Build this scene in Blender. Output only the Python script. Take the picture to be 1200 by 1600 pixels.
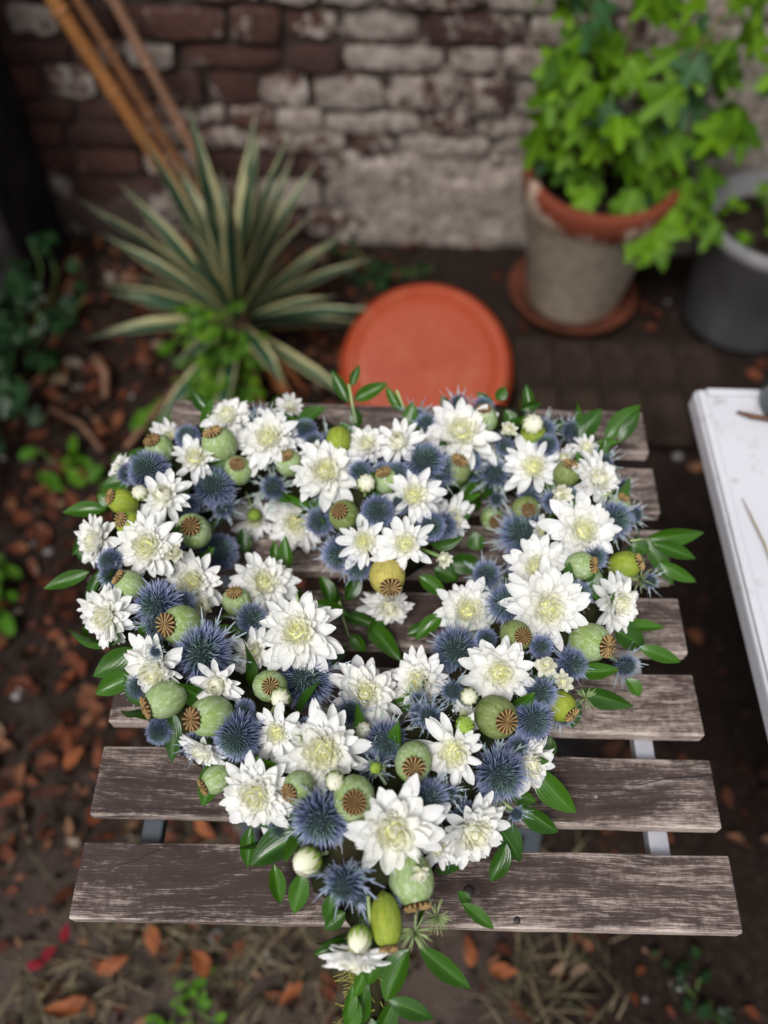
import bpy, math, random
from mathutils import Vector, Matrix, noise, Quaternion
random.seed(7)
R = math.radians
for o in list(bpy.data.objects): bpy.data.objects.remove(o)
SC = bpy.context.scene
COL = SC.collection

# ------------------------------------------------------------------ camera
TZ = 0.70                                   # height of the slatted table top
FPX = 1350.0                                # focal length in pixels of a 1200 px wide frame
CAM = Vector((-0.0308, -0.1156, TZ + 0.7703))
PITCH, YAW, ROLL = 0.97535, 0.00975, 0.03343
fw = Vector((math.sin(YAW) * math.cos(PITCH), math.cos(YAW) * math.cos(PITCH), -math.sin(PITCH)))
rt0 = Vector((math.cos(YAW), -math.sin(YAW), 0)); up0 = rt0.cross(fw)
rt = rt0 * math.cos(ROLL) + up0 * math.sin(ROLL); up = rt.cross(fw)
cd = bpy.data.cameras.new('camera'); cam = bpy.data.objects.new('camera', cd); COL.objects.link(cam)
cam.matrix_world = Matrix(((rt.x, up.x, -fw.x, CAM.x), (rt.y, up.y, -fw.y, CAM.y), (rt.z, up.z, -fw.z, CAM.z), (0, 0, 0, 1)))
cd.sensor_fit = 'HORIZONTAL'; cd.sensor_width = 36; cd.lens = 36 * FPX / 1200
cd.clip_start = 0.02; cd.clip_end = 500
cd.dof.use_dof = True; cd.dof.focus_distance = 0.715; cd.dof.aperture_fstop = 3.0; cd.dof.aperture_blades = 0
SC.camera = cam
SC.render.resolution_x, SC.render.resolution_y = 768, 1024
SC.render.engine = 'CYCLES'
SC.cycles.max_bounces = 6; SC.cycles.diffuse_bounces = 3; SC.cycles.glossy_bounces = 2; SC.cycles.transmission_bounces = 4

# ------------------------------------------------------------------ sky, sun, exposure (overcast)
W = bpy.data.worlds.new('World'); SC.world = W; W.use_nodes = True
wn = W.node_tree.nodes; wl = W.node_tree.links
SUN_EL, SUN_AZ = 58, 205                    # azimuth clockwise from +Y
sky = wn.new('ShaderNodeTexSky'); sky.sky_type = 'NISHITA'; sky.sun_disc = False
sky.sun_elevation = R(SUN_EL); sky.sun_rotation = R(SUN_AZ)
sky.air_density = 1.0; sky.dust_density = 5.0; sky.ozone_density = 1.0
hs = wn.new('ShaderNodeHueSaturation'); hs.inputs['Saturation'].default_value = 0.35
wl.new(sky.outputs[0], hs.inputs['Color'])
bg = wn['Background']; bg.inputs['Strength'].default_value = 0.07
wl.new(hs.outputs[0], bg.inputs['Color'])
sl = bpy.data.lights.new('sun', 'SUN'); sl.energy = 1.5; sl.angle = R(20); sl.color = (1.0, 0.985, 0.965)
so = bpy.data.objects.new('sun', sl); COL.objects.link(so)
sd = Vector((math.sin(R(SUN_AZ)) * math.cos(R(SUN_EL)), math.cos(R(SUN_AZ)) * math.cos(R(SUN_EL)), math.sin(R(SUN_EL))))
so.rotation_euler = sd.to_track_quat('Z', 'Y').to_euler(); so.location = (0, -3, 6)
vs = SC.view_settings; vs.view_transform = 'Standard'; vs.look = 'None'; vs.exposure = 0.95; vs.gamma = 1

# ------------------------------------------------------------------ helpers
def ray(u, v): return fw + rt * ((u - 600) / FPX) - up * ((v - 800) / FPX)
def at(u, v, z=None, y=None, t=None):
    d = ray(u, v)
    if z is not None: t = (z - CAM.z) / d.z
    elif y is not None: t = (y - CAM.y) / d.y
    return CAM + d * t
def depth(p): return (p - CAM).dot(fw)
def smooth(a, b, x):
    x = min(1, max(0, (x - a) / (b - a))); return x * x * (3 - 2 * x)
def frame(z, hint=Vector((0, 0, 1)), spin=0.0):
    z = z.normalized()
    if abs(z.dot(hint)) > 0.98: hint = Vector((0, 1, 0))
    x = hint.cross(z).normalized(); y = z.cross(x)
    m = Matrix((x, y, z)).transposed().to_4x4()
    return m @ Matrix.Rotation(spin, 4, 'Z')
def xform(loc, rot4, s=1.0): return Matrix.Translation(loc) @ rot4 @ Matrix.Diagonal((s, s, s, 1))

class MB:
    def __init__(self): self.v = []; self.f = []; self.a = []; self.mi = []
    def add(self, vs, fs, at_=None, M=None, mi=0):
        b = len(self.v)
        self.v += [tuple(M @ Vector(p)) for p in vs] if M is not None else [tuple(p) for p in vs]
        self.f += [tuple(i + b for i in f) for f in fs]
        self.a += at_ if at_ is not None else [(0, 0, 0)] * len(vs)
        self.mi += [mi] * len(fs)
    def box(self, c, s, M=None, mi=0):
        x, y, z = (k / 2 for k in s); cx, cy, cz = c
        vs = [(cx + a * x, cy + b * y, cz + d * z) for d in (-1, 1) for b in (-1, 1) for a in (-1, 1)]
        self.add(vs, [(0, 2, 3, 1), (4, 5, 7, 6), (0, 1, 5, 4), (2, 6, 7, 3), (0, 4, 6, 2), (1, 3, 7, 5)], None, M, mi)
    def tube(self, pts, rad, n=6, c=0.0, cap=True, mi=0):
        pts = [Vector(p) for p in pts]; m = len(pts)
        if not isinstance(rad, (list, tuple)): rad = [rad] * m
        vs = []; at_ = []; prev = None
        for i, p in enumerate(pts):
            d = (pts[min(i + 1, m - 1)] - pts[max(i - 1, 0)]).normalized()
            x = prev - d * prev.dot(d) if prev is not None else d.orthogonal()
            x.normalize(); prev = x; y = d.cross(x)
            for k in range(n):
                a = 2 * math.pi * k / n
                vs.append(p + (x * math.cos(a) + y * math.sin(a)) * rad[i]); at_.append((i / (m - 1), k / n, c))
        fs = [(i * n + k, i * n + (k + 1) % n, (i + 1) * n + (k + 1) % n, (i + 1) * n + k) for i in range(m - 1) for k in range(n)]
        if cap: fs += [tuple(range(n - 1, -1, -1)), tuple(range((m - 1) * n, m * n))]
        self.add(vs, fs, at_, None, mi)
    def lathe(self, prof, n=24, fr=None, c=0.0, M=None, mi=0):
        vs = []; at_ = []; m = len(prof)
        for i, (r, z) in enumerate(prof):
            for k in range(n):
                a = 2 * math.pi * k / n; q = r * (fr(a, i / (m - 1)) if fr else 1)
                vs.append((q * math.cos(a), q * math.sin(a), z)); at_.append((i / (m - 1), k / n, c))
        fs = [(i * n + k, i * n + (k + 1) % n, (i + 1) * n + (k + 1) % n, (i + 1) * n + k) for i in range(m - 1) for k in range(n)]
        self.add(vs, fs, at_, M, mi)
    def mesh(self, name, mats, smooth_=True):
        me = bpy.data.meshes.new(name); me.from_pydata(self.v, [], self.f)
        if not isinstance(mats, (list, tuple)): mats = [mats]
        for m in mats: me.materials.append(m)
        at_ = me.attributes.new('tsc', 'FLOAT_VECTOR', 'POINT')
        at_.data.foreach_set('vector', [x for p in self.a for x in p])
        me.polygons.foreach_set('use_smooth', [smooth_] * len(self.f))
        if any(self.mi): me.polygons.foreach_set('material_index', self.mi)
        me.update(); return me
    def build(self, name, mats, parent=None, M=None, smooth_=True):
        return link(name, self.mesh(name, mats, smooth_), parent, M)
def link(name, me, parent=None, M=None):
    o = bpy.data.objects.new(name, me); COL.objects.link(o)
    o.parent = parent
    if M is not None: o.matrix_basis = M
    return o
def empty(name, loc, label, cat, group=None):
    o = bpy.data.objects.new(name, None); COL.objects.link(o); o.location = loc; o.empty_display_size = 0.05
    return tag(o, label, cat, group)
def tag(o, label=None, cat=None, group=None, kind=None):
    for k, v in (('label', label), ('category', cat), ('group', group), ('kind', kind)):
        if v: o[k] = v
    return o
def bevel(o, w, seg=2):
    b = o.modifiers.new('bevel', 'BEVEL'); b.width = w; b.segments = seg; b.limit_method = 'ANGLE'
    return o
def root_inv(root): return Matrix.Translation(-root.location)

# ------------------------------------------------------------------ materials
class NT:
    def __init__(self, name):
        self.m = bpy.data.materials.new(name); self.m.use_nodes = True
        self.n = self.m.node_tree.nodes; self.l = self.m.node_tree.links
        self.p = self.n['Principled BSDF']
    def new(self, t, **kw):
        n = self.n.new('ShaderNode' + t)
        for k, v in kw.items():
            if hasattr(n, k): setattr(n, k, v)
        return n
    def ln(self, a, b): self.l.new(a, b)
    def attr(self):
        a = self.new('Attribute'); a.attribute_name = 'tsc'
        s = self.new('SeparateXYZ'); self.ln(a.outputs['Vector'], s.inputs[0]); return s.outputs
    def math(self, op, a, b=None, clamp=False):
        n = self.new('Math'); n.operation = op; n.use_clamp = clamp
        for i, x in enumerate((a, b)):
            if x is None: continue
            if isinstance(x, (int, float)): n.inputs[i].default_value = x
            else: self.ln(x, n.inputs[i])
        return n.outputs[0]
    def noise(self, scale, detail=4, rough=0.55, vec=None, dist=0.0):
        n = self.new('TexNoise'); n.inputs['Scale'].default_value = scale; n.inputs['Detail'].default_value = detail
        n.inputs['Roughness'].default_value = rough; n.inputs['Distortion'].default_value = dist
        if vec is not None: self.ln(vec, n.inputs['Vector'])
        return n.outputs[0]
    def pos(self, scale=None, loc=None):
        g = self.new('NewGeometry').outputs['Position']
        if scale is None: return g
        m = self.new('Mapping'); m.inputs['Scale'].default_value = scale
        if loc: m.inputs['Location'].default_value = loc
        self.ln(g, m.inputs['Vector']); return m.outputs[0]
    def obj(self): return self.new('TexCoord').outputs['Object']
    def ramp(self, fac, stops, interp='LINEAR'):
        r = self.new('ValToRGB'); cr = r.color_ramp; cr.interpolation = interp
        while len(cr.elements) < len(stops): cr.elements.new(0.5)
        for e, (p, c) in zip(cr.elements, stops):
            e.position = p; e.color = (*c, 1) if len(c) == 3 else c
        self.ln(fac, r.inputs[0]); return r.outputs[0]
    def mix(self, fac, a, b, blend='MIX'):
        n = self.new('Mix'); n.data_type = 'RGBA'; n.blend_type = blend
        if isinstance(fac, (int, float)): n.inputs[0].default_value = fac
        else: self.ln(fac, n.inputs[0])
        for i, x in ((6, a), (7, b)):
            if isinstance(x, tuple): n.inputs[i].default_value = (*x, 1) if len(x) == 3 else x
            else: self.ln(x, n.inputs[i])
        return n.outputs[2]
    def rnd(self): return self.new('ObjectInfo').outputs['Random']
    def col(self, c):
        if isinstance(c, tuple): self.p.inputs['Base Color'].default_value = (*c, 1)
        else: self.ln(c, self.p.inputs['Base Color'])
        return self
    def set(self, **kw):
        for k, v in kw.items():
            i = self.p.inputs[k.replace('_', ' ')]
            if isinstance(v, (int, float)): i.default_value = v
            elif isinstance(v, tuple): i.default_value = v
            else: self.ln(v, i)
        return self
    def bump(self, h, strength=0.3, dist=0.001):
        b = self.new('Bump'); b.inputs['Strength'].default_value = strength; b.inputs['Distance'].default_value = dist
        self.ln(h, b.inputs['Height']); self.ln(b.outputs[0], self.p.inputs['Normal']); return self
    def translucent(self, c, amt):
        out = self.n['Material Output']; t = self.new('BsdfTranslucent'); mx = self.new('MixShader')
        if isinstance(c, tuple): t.inputs['Color'].default_value = (*c, 1)
        else: self.ln(c, t.inputs['Color'])
        mx.inputs[0].default_value = amt
        self.ln(self.p.outputs[0], mx.inputs[1]); self.ln(t.outputs[0], mx.inputs[2]); self.ln(mx.outputs[0], out.inputs['Surface'])
        return self

def m_petal():
    k = NT('petal'); t, s, c = k.attr()
    # c: 0 outer, 1 innermost florets
    base = k.ramp(t, [(0.0, (0.88, 0.88, 0.62)), (0.25, (0.91, 0.91, 0.83)), (0.5, (0.92, 0.92, 0.915))])
    inner = k.ramp(t, [(0.0, (0.82, 0.84, 0.28)), (0.5, (0.92, 0.91, 0.58)), (1.0, (0.93, 0.92, 0.76))])
    cc = k.mix(c, base, inner)
    vein = k.math('SINE', k.math('MULTIPLY', s, 22.0))
    cc = k.mix(k.math('MULTIPLY', k.math('ADD', vein, 1.0), 0.02), cc, (0.66, 0.68, 0.66))
    k.col(cc).set(Roughness=0.55, Specular_IOR_Level=0.3).bump(vein, 0.25, 0.0006)
    return k.translucent(cc, 0.5).m
def m_simple(name, c, rough=0.6, spec=0.4, ns=None, c2=None, bump=0.0, metal=0.0):
    k = NT(name)
    if ns:
        f = k.noise(ns, 5, 0.6, k.obj()); k.col(k.mix(k.ramp(f, [(0.35, (0, 0, 0)), (0.65, (1, 1, 1))]), c, c2))
        if bump: k.bump(f, bump, 0.003)
    else: k.col(c)
    k.set(Roughness=rough, Specular_IOR_Level=spec * (0.35 if rough >= 0.55 else 1), Metallic=metal); return k.m
def m_leaf(name, c1, c2, rough=0.32, veins=14.0, tr=0.22, rv=0.35):
    k = NT(name); t, s, c = k.attr()
    vein = k.math('SINE', k.math('MULTIPLY', s, veins)); mid = k.math('LESS_THAN', k.math('ABSOLUTE', s), 0.07)
    f = k.math('ADD', k.math('MULTIPLY', k.rnd(), 0.75), k.math('MULTIPLY', k.noise(60, 3, 0.5, k.pos()), 0.35), True)
    cc = k.mix(f, c1, c2)
    cc = k.mix(k.math('MULTIPLY', mid, rv), cc, tuple(min(1, x * 1.9 + 0.02) for x in c2))
    k.col(cc).set(Roughness=rough, Specular_IOR_Level=(0.42 if rough < 0.3 else 0.12)).bump(k.math('ADD', vein, k.math('MULTIPLY', mid, -2.0)), 0.14, 0.0006)
    return k.translucent(k.mix(0.5, cc, (0.20, 0.34, 0.02)), tr).m
def m_pod(name, c1, c2, c3):
    k = NT(name); t, s, c = k.attr(); ob = k.obj()
    mp = k.new('Mapping'); mp.inputs['Scale'].default_value = (1.6, 1.6, 0.6); k.ln(ob, mp.inputs['Vector']); k.ln(k.math('MULTIPLY', k.rnd(), 20.0), mp.inputs['Location'])
    f = k.noise(1.6, 6, 0.7, mp.outputs[0], 0.8); g = k.noise(7, 6, 0.75, mp.outputs[0])
    cc = k.mix(k.ramp(f, [(0.36, (0, 0, 0)), (0.64, (1, 1, 1))]), c1, c2)
    cc = k.mix(k.ramp(g, [(0.50, (0, 0, 0)), (0.66, (0.85, 0.85, 0.85))]), cc, c3)
    sc = k.noise(26, 4, 0.7, mp.outputs[0]); cc = k.mix(k.ramp(sc, [(0.60, (0, 0, 0)), (0.72, (0.6, 0.6, 0.6))]), cc, tuple(x * 0.5 for x in c2))
    rib = k.math('POWER', k.math('ADD', k.math('MULTIPLY', k.math('COSINE', k.math('MULTIPLY', s, 2 * math.pi * 11)), 0.5), 0.5), 5.0)
    ribm = k.math('MULTIPLY', rib, k.ramp(t, [(0.0, (0.7,) * 3), (0.35, (0.35,) * 3), (0.6, (0.05,) * 3), (1, (0.3,) * 3)]))
    cc = k.mix(ribm, cc, tuple(x * 0.62 for x in c2))
    k.col(cc).set(Roughness=0.5, Specular_IOR_Level=0.2).bump(k.math('ADD', g, ribm), 0.25, 0.02); return k.m
def m_crown():
    k = NT('crown'); t, s, c = k.attr()
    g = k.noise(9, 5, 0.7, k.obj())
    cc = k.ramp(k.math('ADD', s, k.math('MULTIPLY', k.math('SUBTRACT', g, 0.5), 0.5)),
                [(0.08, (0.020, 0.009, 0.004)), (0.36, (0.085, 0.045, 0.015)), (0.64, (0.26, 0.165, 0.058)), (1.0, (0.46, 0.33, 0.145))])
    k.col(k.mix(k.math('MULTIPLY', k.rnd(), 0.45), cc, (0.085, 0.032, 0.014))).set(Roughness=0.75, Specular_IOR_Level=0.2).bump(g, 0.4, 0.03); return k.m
def m_thistle():
    k = NT('thistle_spine'); t, s, c = k.attr()   # t along the spine, c 1 at the crown of the head
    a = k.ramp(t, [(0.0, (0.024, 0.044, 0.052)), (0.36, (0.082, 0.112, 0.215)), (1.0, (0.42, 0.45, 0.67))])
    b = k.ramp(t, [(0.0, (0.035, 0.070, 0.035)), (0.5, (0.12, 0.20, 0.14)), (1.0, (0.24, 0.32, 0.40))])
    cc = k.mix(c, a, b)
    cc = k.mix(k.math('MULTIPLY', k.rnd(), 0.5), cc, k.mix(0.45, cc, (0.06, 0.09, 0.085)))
    k.col(cc).set(Roughness=0.55, Specular_IOR_Level=0.12); return k.m
def m_bract():
    k = NT('bract'); t, s, c = k.attr()
    cc = k.ramp(t, [(0.0, (0.075, 0.12, 0.085)), (0.5, (0.13, 0.17, 0.22)), (1.0, (0.27, 0.30, 0.42))])
    pale = k.ramp(t, [(0.0, (0.14, 0.20, 0.10)), (1.0, (0.36, 0.41, 0.38))])
    k.col(k.mix(k.math('MULTIPLY', k.rnd(), 0.8), cc, pale)).set(Roughness=0.5); return k.m
def m_slat():
    k = NT('weathered_slat'); p = k.pos()
    w = k.noise(7, 3, 0.5, k.pos((0.6, 1.6, 1.0)))
    m = k.new('Mapping'); m.inputs['Scale'].default_value = (7, 90, 90); k.ln(p, m.inputs['Vector'])
    sep = k.new('CombineXYZ'); k.ln(k.math('MULTIPLY', w, 9.0), sep.inputs[1]); k.ln(k.math('MULTIPLY', w, 2.0), sep.inputs[0])
    va = k.new('VectorMath'); va.operation = 'ADD'; k.ln(m.outputs[0], va.inputs[0]); k.ln(sep.outputs[0], va.inputs[1])
    grain = k.noise(1.0, 6, 0.7, va.outputs[0])
    m2 = k.new('Mapping'); m2.inputs['Scale'].default_value = (30, 800, 500); k.ln(p, m2.inputs['Vector'])
    va2 = k.new('VectorMath'); va2.operation = 'ADD'; k.ln(m2.outputs[0], va2.inputs[0]); k.ln(sep.outputs[0], va2.inputs[1])
    fine = k.noise(1.0, 6, 0.8, va2.outputs[0])
    patch = k.noise(8, 4, 0.6, k.pos((0.7, 1.5, 1.0), (3.1, 0.4, 0)))
    patch = k.math('ADD', k.math('MULTIPLY', k.math('SUBTRACT', patch, 0.5), 1.9), 0.5)
    speck = k.noise(160, 3, 0.6, p)
    oy = k.new('SeparateXYZ'); k.ln(k.obj(), oy.inputs[0])
    edge = k.math('POWER', k.math('MULTIPLY', k.math('ABSOLUTE', oy.outputs[1]), 1 / 0.0303), 10.0)
    wear = k.math('ADD', k.math('ADD', k.math('MULTIPLY', fine, 0.62), k.math('MULTIPLY', grain, 0.42)),
                  k.math('ADD', k.math('MULTIPLY', patch, 0.20), k.math('MULTIPLY', speck, 0.18)))
    wear = k.math('ADD', wear, k.math('MULTIPLY', edge, 0.12))
    mask = k.ramp(wear, [(0.0, (0, 0, 0)), (0.905, (0, 0, 0)), (1.0, (1, 1, 1))])
    mask2 = k.new('MapRange'); mask2.inputs[1].default_value = 0.70; mask2.inputs[2].default_value = 0.885; k.ln(wear, mask2.inputs[0])
    dark = k.mix(grain, (0.008, 0.005, 0.005), (0.082, 0.056, 0.050))
    dark = k.mix(k.ramp(patch, [(0.3, (0, 0, 0)), (0.75, (0.45, 0.45, 0.45))]), dark, (0.130, 0.092, 0.078))
    light = k.mix(fine, (0.27, 0.21, 0.18), (0.60, 0.51, 0.455))
    k.col(k.mix(mask2.outputs[0], dark, light)).set(Roughness=0.62, Specular_IOR_Level=0.14)
    k.bump(k.math('ADD', k.math('MULTIPLY', fine, 0.6), k.math('MULTIPLY', grain, 0.8)), 0.7, 0.0018); return k.m
def limewash(k, base, off):
    """flaking limewash over whatever lies beneath, more of it towards the right"""
    p = k.pos(); sep = k.new('SeparateXYZ'); k.ln(p, sep.inputs[0])
    f = k.noise(7, 5, 0.62, p, 0.3); g = k.noise(38, 5, 0.7, p); h = k.noise(55, 4, 0.7, p)
    wx = k.new('MapRange'); wx.inputs[1].default_value = -0.7; wx.inputs[2].default_value = 0.2
    wx.inputs[3].default_value = -0.045; wx.inputs[4].default_value = 0.17; k.ln(sep.outputs[0], wx.inputs[0])
    lime = k.math('ADD', k.math('ADD', k.math('MULTIPLY', f, 0.65), k.math('MULTIPLY', g, 0.62)), k.math('ADD', off, wx.outputs[0]))
    mk = k.new('MapRange'); mk.inputs[1].default_value = 0.645; mk.inputs[2].default_value = 0.735; k.ln(lime, mk.inputs[0])
    lc = k.mix(k.ramp(g, [(0.3, (0, 0, 0)), (0.7, (1, 1, 1))]), (0.10, 0.076, 0.065), (0.36, 0.312, 0.275))
    lc = k.mix(k.ramp(h, [(0.52, (0, 0, 0)), (0.68, (0.7, 0.7, 0.7))]), lc, (0.085, 0.050, 0.040))
    k.col(k.mix(mk.outputs[0], base, lc)).set(Roughness=0.92, Specular_IOR_Level=0.04).bump(k.math('ADD', k.math('ADD', f, g), k.math('MULTIPLY', mk.outputs[0], 0.5)), 0.35, 0.004)
    return k.m
def m_brick():
    k = NT('old_brick'); r = k.rnd(); g = k.noise(70, 4, 0.7, k.pos())
    c = k.mix(r, (0.052, 0.029, 0.025), (0.115, 0.050, 0.038))
    c = k.mix(k.ramp(g, [(0.4, (0, 0, 0)), (0.75, (0.8, 0.8, 0.8))]), c, (0.022, 0.015, 0.014))
    return limewash(k, c, k.math('MULTIPLY', k.math('SUBTRACT', r, 0.42), 0.40))
def m_mortar():
    k = NT('eroded_mortar'); t, s, c = k.attr(); f = k.noise(24, 6, 0.7, k.pos())
    return limewash(k, k.mix(f, (0.016, 0.011, 0.010), (0.085, 0.062, 0.052)), k.math('SUBTRACT', k.math('MULTIPLY', c, 0.13), 0.12))
def m_soil():
    k = NT('soil'); p = k.pos(); f = k.noise(6, 6, 0.65, p); g = k.noise(70, 5, 0.7, p)
    c = k.mix(f, (0.007, 0.005, 0.004), (0.024, 0.016, 0.013)); c = k.mix(k.ramp(g, [(0.5, (0, 0, 0)), (0.8, (0.6, 0.6, 0.6))]), c, (0.075, 0.055, 0.046))
    sep = k.new('SeparateXYZ'); k.ln(p, sep.inputs[0]); dry = k.new('MapRange'); dry.inputs[1].default_value = 0.45; dry.inputs[2].default_value = 0.0; k.ln(k.math('ADD', k.math('ADD', sep.outputs[1], k.math('MULTIPLY', k.math('MAXIMUM', k.math('SUBTRACT', sep.outputs[0], 0.05), 0.0), 1.6)), k.math('MULTIPLY', k.math('SUBTRACT', f, 0.5), 1.2)), dry.inputs[0])  # soil tone lighter towards the front, fading back to dark towards the right
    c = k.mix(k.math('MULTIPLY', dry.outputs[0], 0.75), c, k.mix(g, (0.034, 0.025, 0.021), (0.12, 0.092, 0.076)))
    k.col(c).set(Roughness=0.9, Specular_IOR_Level=0.04).bump(g, 0.8, 0.012); return k.m
def m_litter():
    k = NT('litter'); t, s, c = k.attr()
    cc = k.ramp(c, [(0.0, (0.010, 0.006, 0.004)), (0.35, (0.024, 0.010, 0.006)), (0.6, (0.050, 0.015, 0.008)), (0.82, (0.10, 0.029, 0.013)), (0.96, (0.13, 0.066, 0.034)), (1.0, (0.16, 0.13, 0.105))])
    k.col(cc).set(Roughness=0.6, Specular_IOR_Level=0.10); return k.m
def m_drygrass():
    k = NT('dry_grass'); t, s, c = k.attr()
    k.col(k.ramp(c, [(0.0, (0.040, 0.050, 0.014)), (0.5, (0.14, 0.110, 0.058)), (1.0, (0.28, 0.215, 0.13))])).set(Roughness=0.7); return k.m
def m_yucca():
    k = NT('variegated_blade'); t, s, c = k.attr()
    e = k.math('ADD', k.math('ABSOLUTE', s), k.math('MULTIPLY', k.math('SUBTRACT', k.rnd(), 0.5), 0.25))
    st = k.math('MULTIPLY', k.noise(14, 2, 0.5, k.pos()), 0.25)
    green = k.mix(t, (0.013, 0.048, 0.024), (0.024, 0.064, 0.040))
    cream = k.mix(t, (0.36, 0.32, 0.14), (0.31, 0.30, 0.18))
    cc = k.mix(k.ramp(k.math('ADD', e, st), [(0.71, (0, 0, 0)), (0.79, (1, 1, 1))]), green, cream)
    dry = k.ramp(t, [(0.94, (0, 0, 0)), (1.0, (1, 1, 1))])
    k.col(k.mix(dry, cc, (0.13, 0.08, 0.04))).set(Roughness=0.45, Specular_IOR_Level=0.18); return k.translucent(cc, 0.1).m
def m_bamboo(name, c1, c2):
    k = NT(name); t, s, c = k.attr(); f = k.noise(30, 4, 0.6, k.pos((3, 3, 0.4)))
    k.col(k.mix(k.ramp(f, [(0.35, (0, 0, 0)), (0.7, (1, 1, 1))]), c1, c2)).set(Roughness=0.45, Specular_IOR_Level=0.4).bump(f, 0.2, 0.002); return k.m
def m_terracotta(limed):
    k = NT('terracotta_limed' if limed else 'terracotta'); ob = k.obj(); f = k.noise(9, 6, 0.7, ob); g = k.noise(40, 4, 0.6, ob)
    c = k.mix(f, (0.095, 0.024, 0.013), (0.17, 0.044, 0.023))
    if limed:
        sep = k.new('SeparateXYZ'); k.ln(ob, sep.inputs[0])
        mr = k.new('MapRange'); mr.inputs[1].default_value = 0.345; mr.inputs[2].default_value = 0.20; mr.inputs[3].default_value = -0.20; mr.inputs[4].default_value = 0.30
        k.ln(sep.outputs[2], mr.inputs[0])
        mk = k.ramp(k.math('ADD', f, mr.outputs[0]), [(0.40, (0, 0, 0)), (0.56, (1, 1, 1))])
        lime = k.mix(k.ramp(g, [(0.3, (0, 0, 0)), (0.7, (1, 1, 1))]), (0.44, 0.37, 0.275), (0.68, 0.60, 0.475))
        c = k.mix(mk, c, lime)
    k.col(c).set(Roughness=0.85, Specular_IOR_Level=0.06).bump(g, 0.3, 0.004); return k.m
def m_plastic_terra():
    k = NT('orange_saucer'); f = k.noise(7, 5, 0.6, k.obj())
    g = k.noise(16, 6, 0.7, k.obj()); k.col(k.mix(k.ramp(g, [(0.5, (0, 0, 0)), (0.8, (0.55, 0.55, 0.55))]), k.mix(f, (0.20, 0.027, 0.009), (0.285, 0.048, 0.018)), (0.27, 0.10, 0.055))).set(Roughness=k.math('ADD', k.math('MULTIPLY', f, 0.3), 0.3), Specular_IOR_Level=0.12); return k.m
def m_white_top():
    k = NT('white_paint'); p = k.pos(); f = k.noise(5, 5, 0.6, p); g = k.noise(35, 4, 0.65, p)
    c = k.mix(f, (0.44, 0.44, 0.475), (0.54, 0.54, 0.58)); c = k.mix(k.ramp(g, [(0.58, (0, 0, 0)), (0.78, (0.6, 0.6, 0.6))]), c, (0.22, 0.20, 0.19))
    k.col(c).set(Roughness=0.5, Specular_IOR_Level=0.2).bump(g, 0.08, 0.002); return k.m

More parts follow.
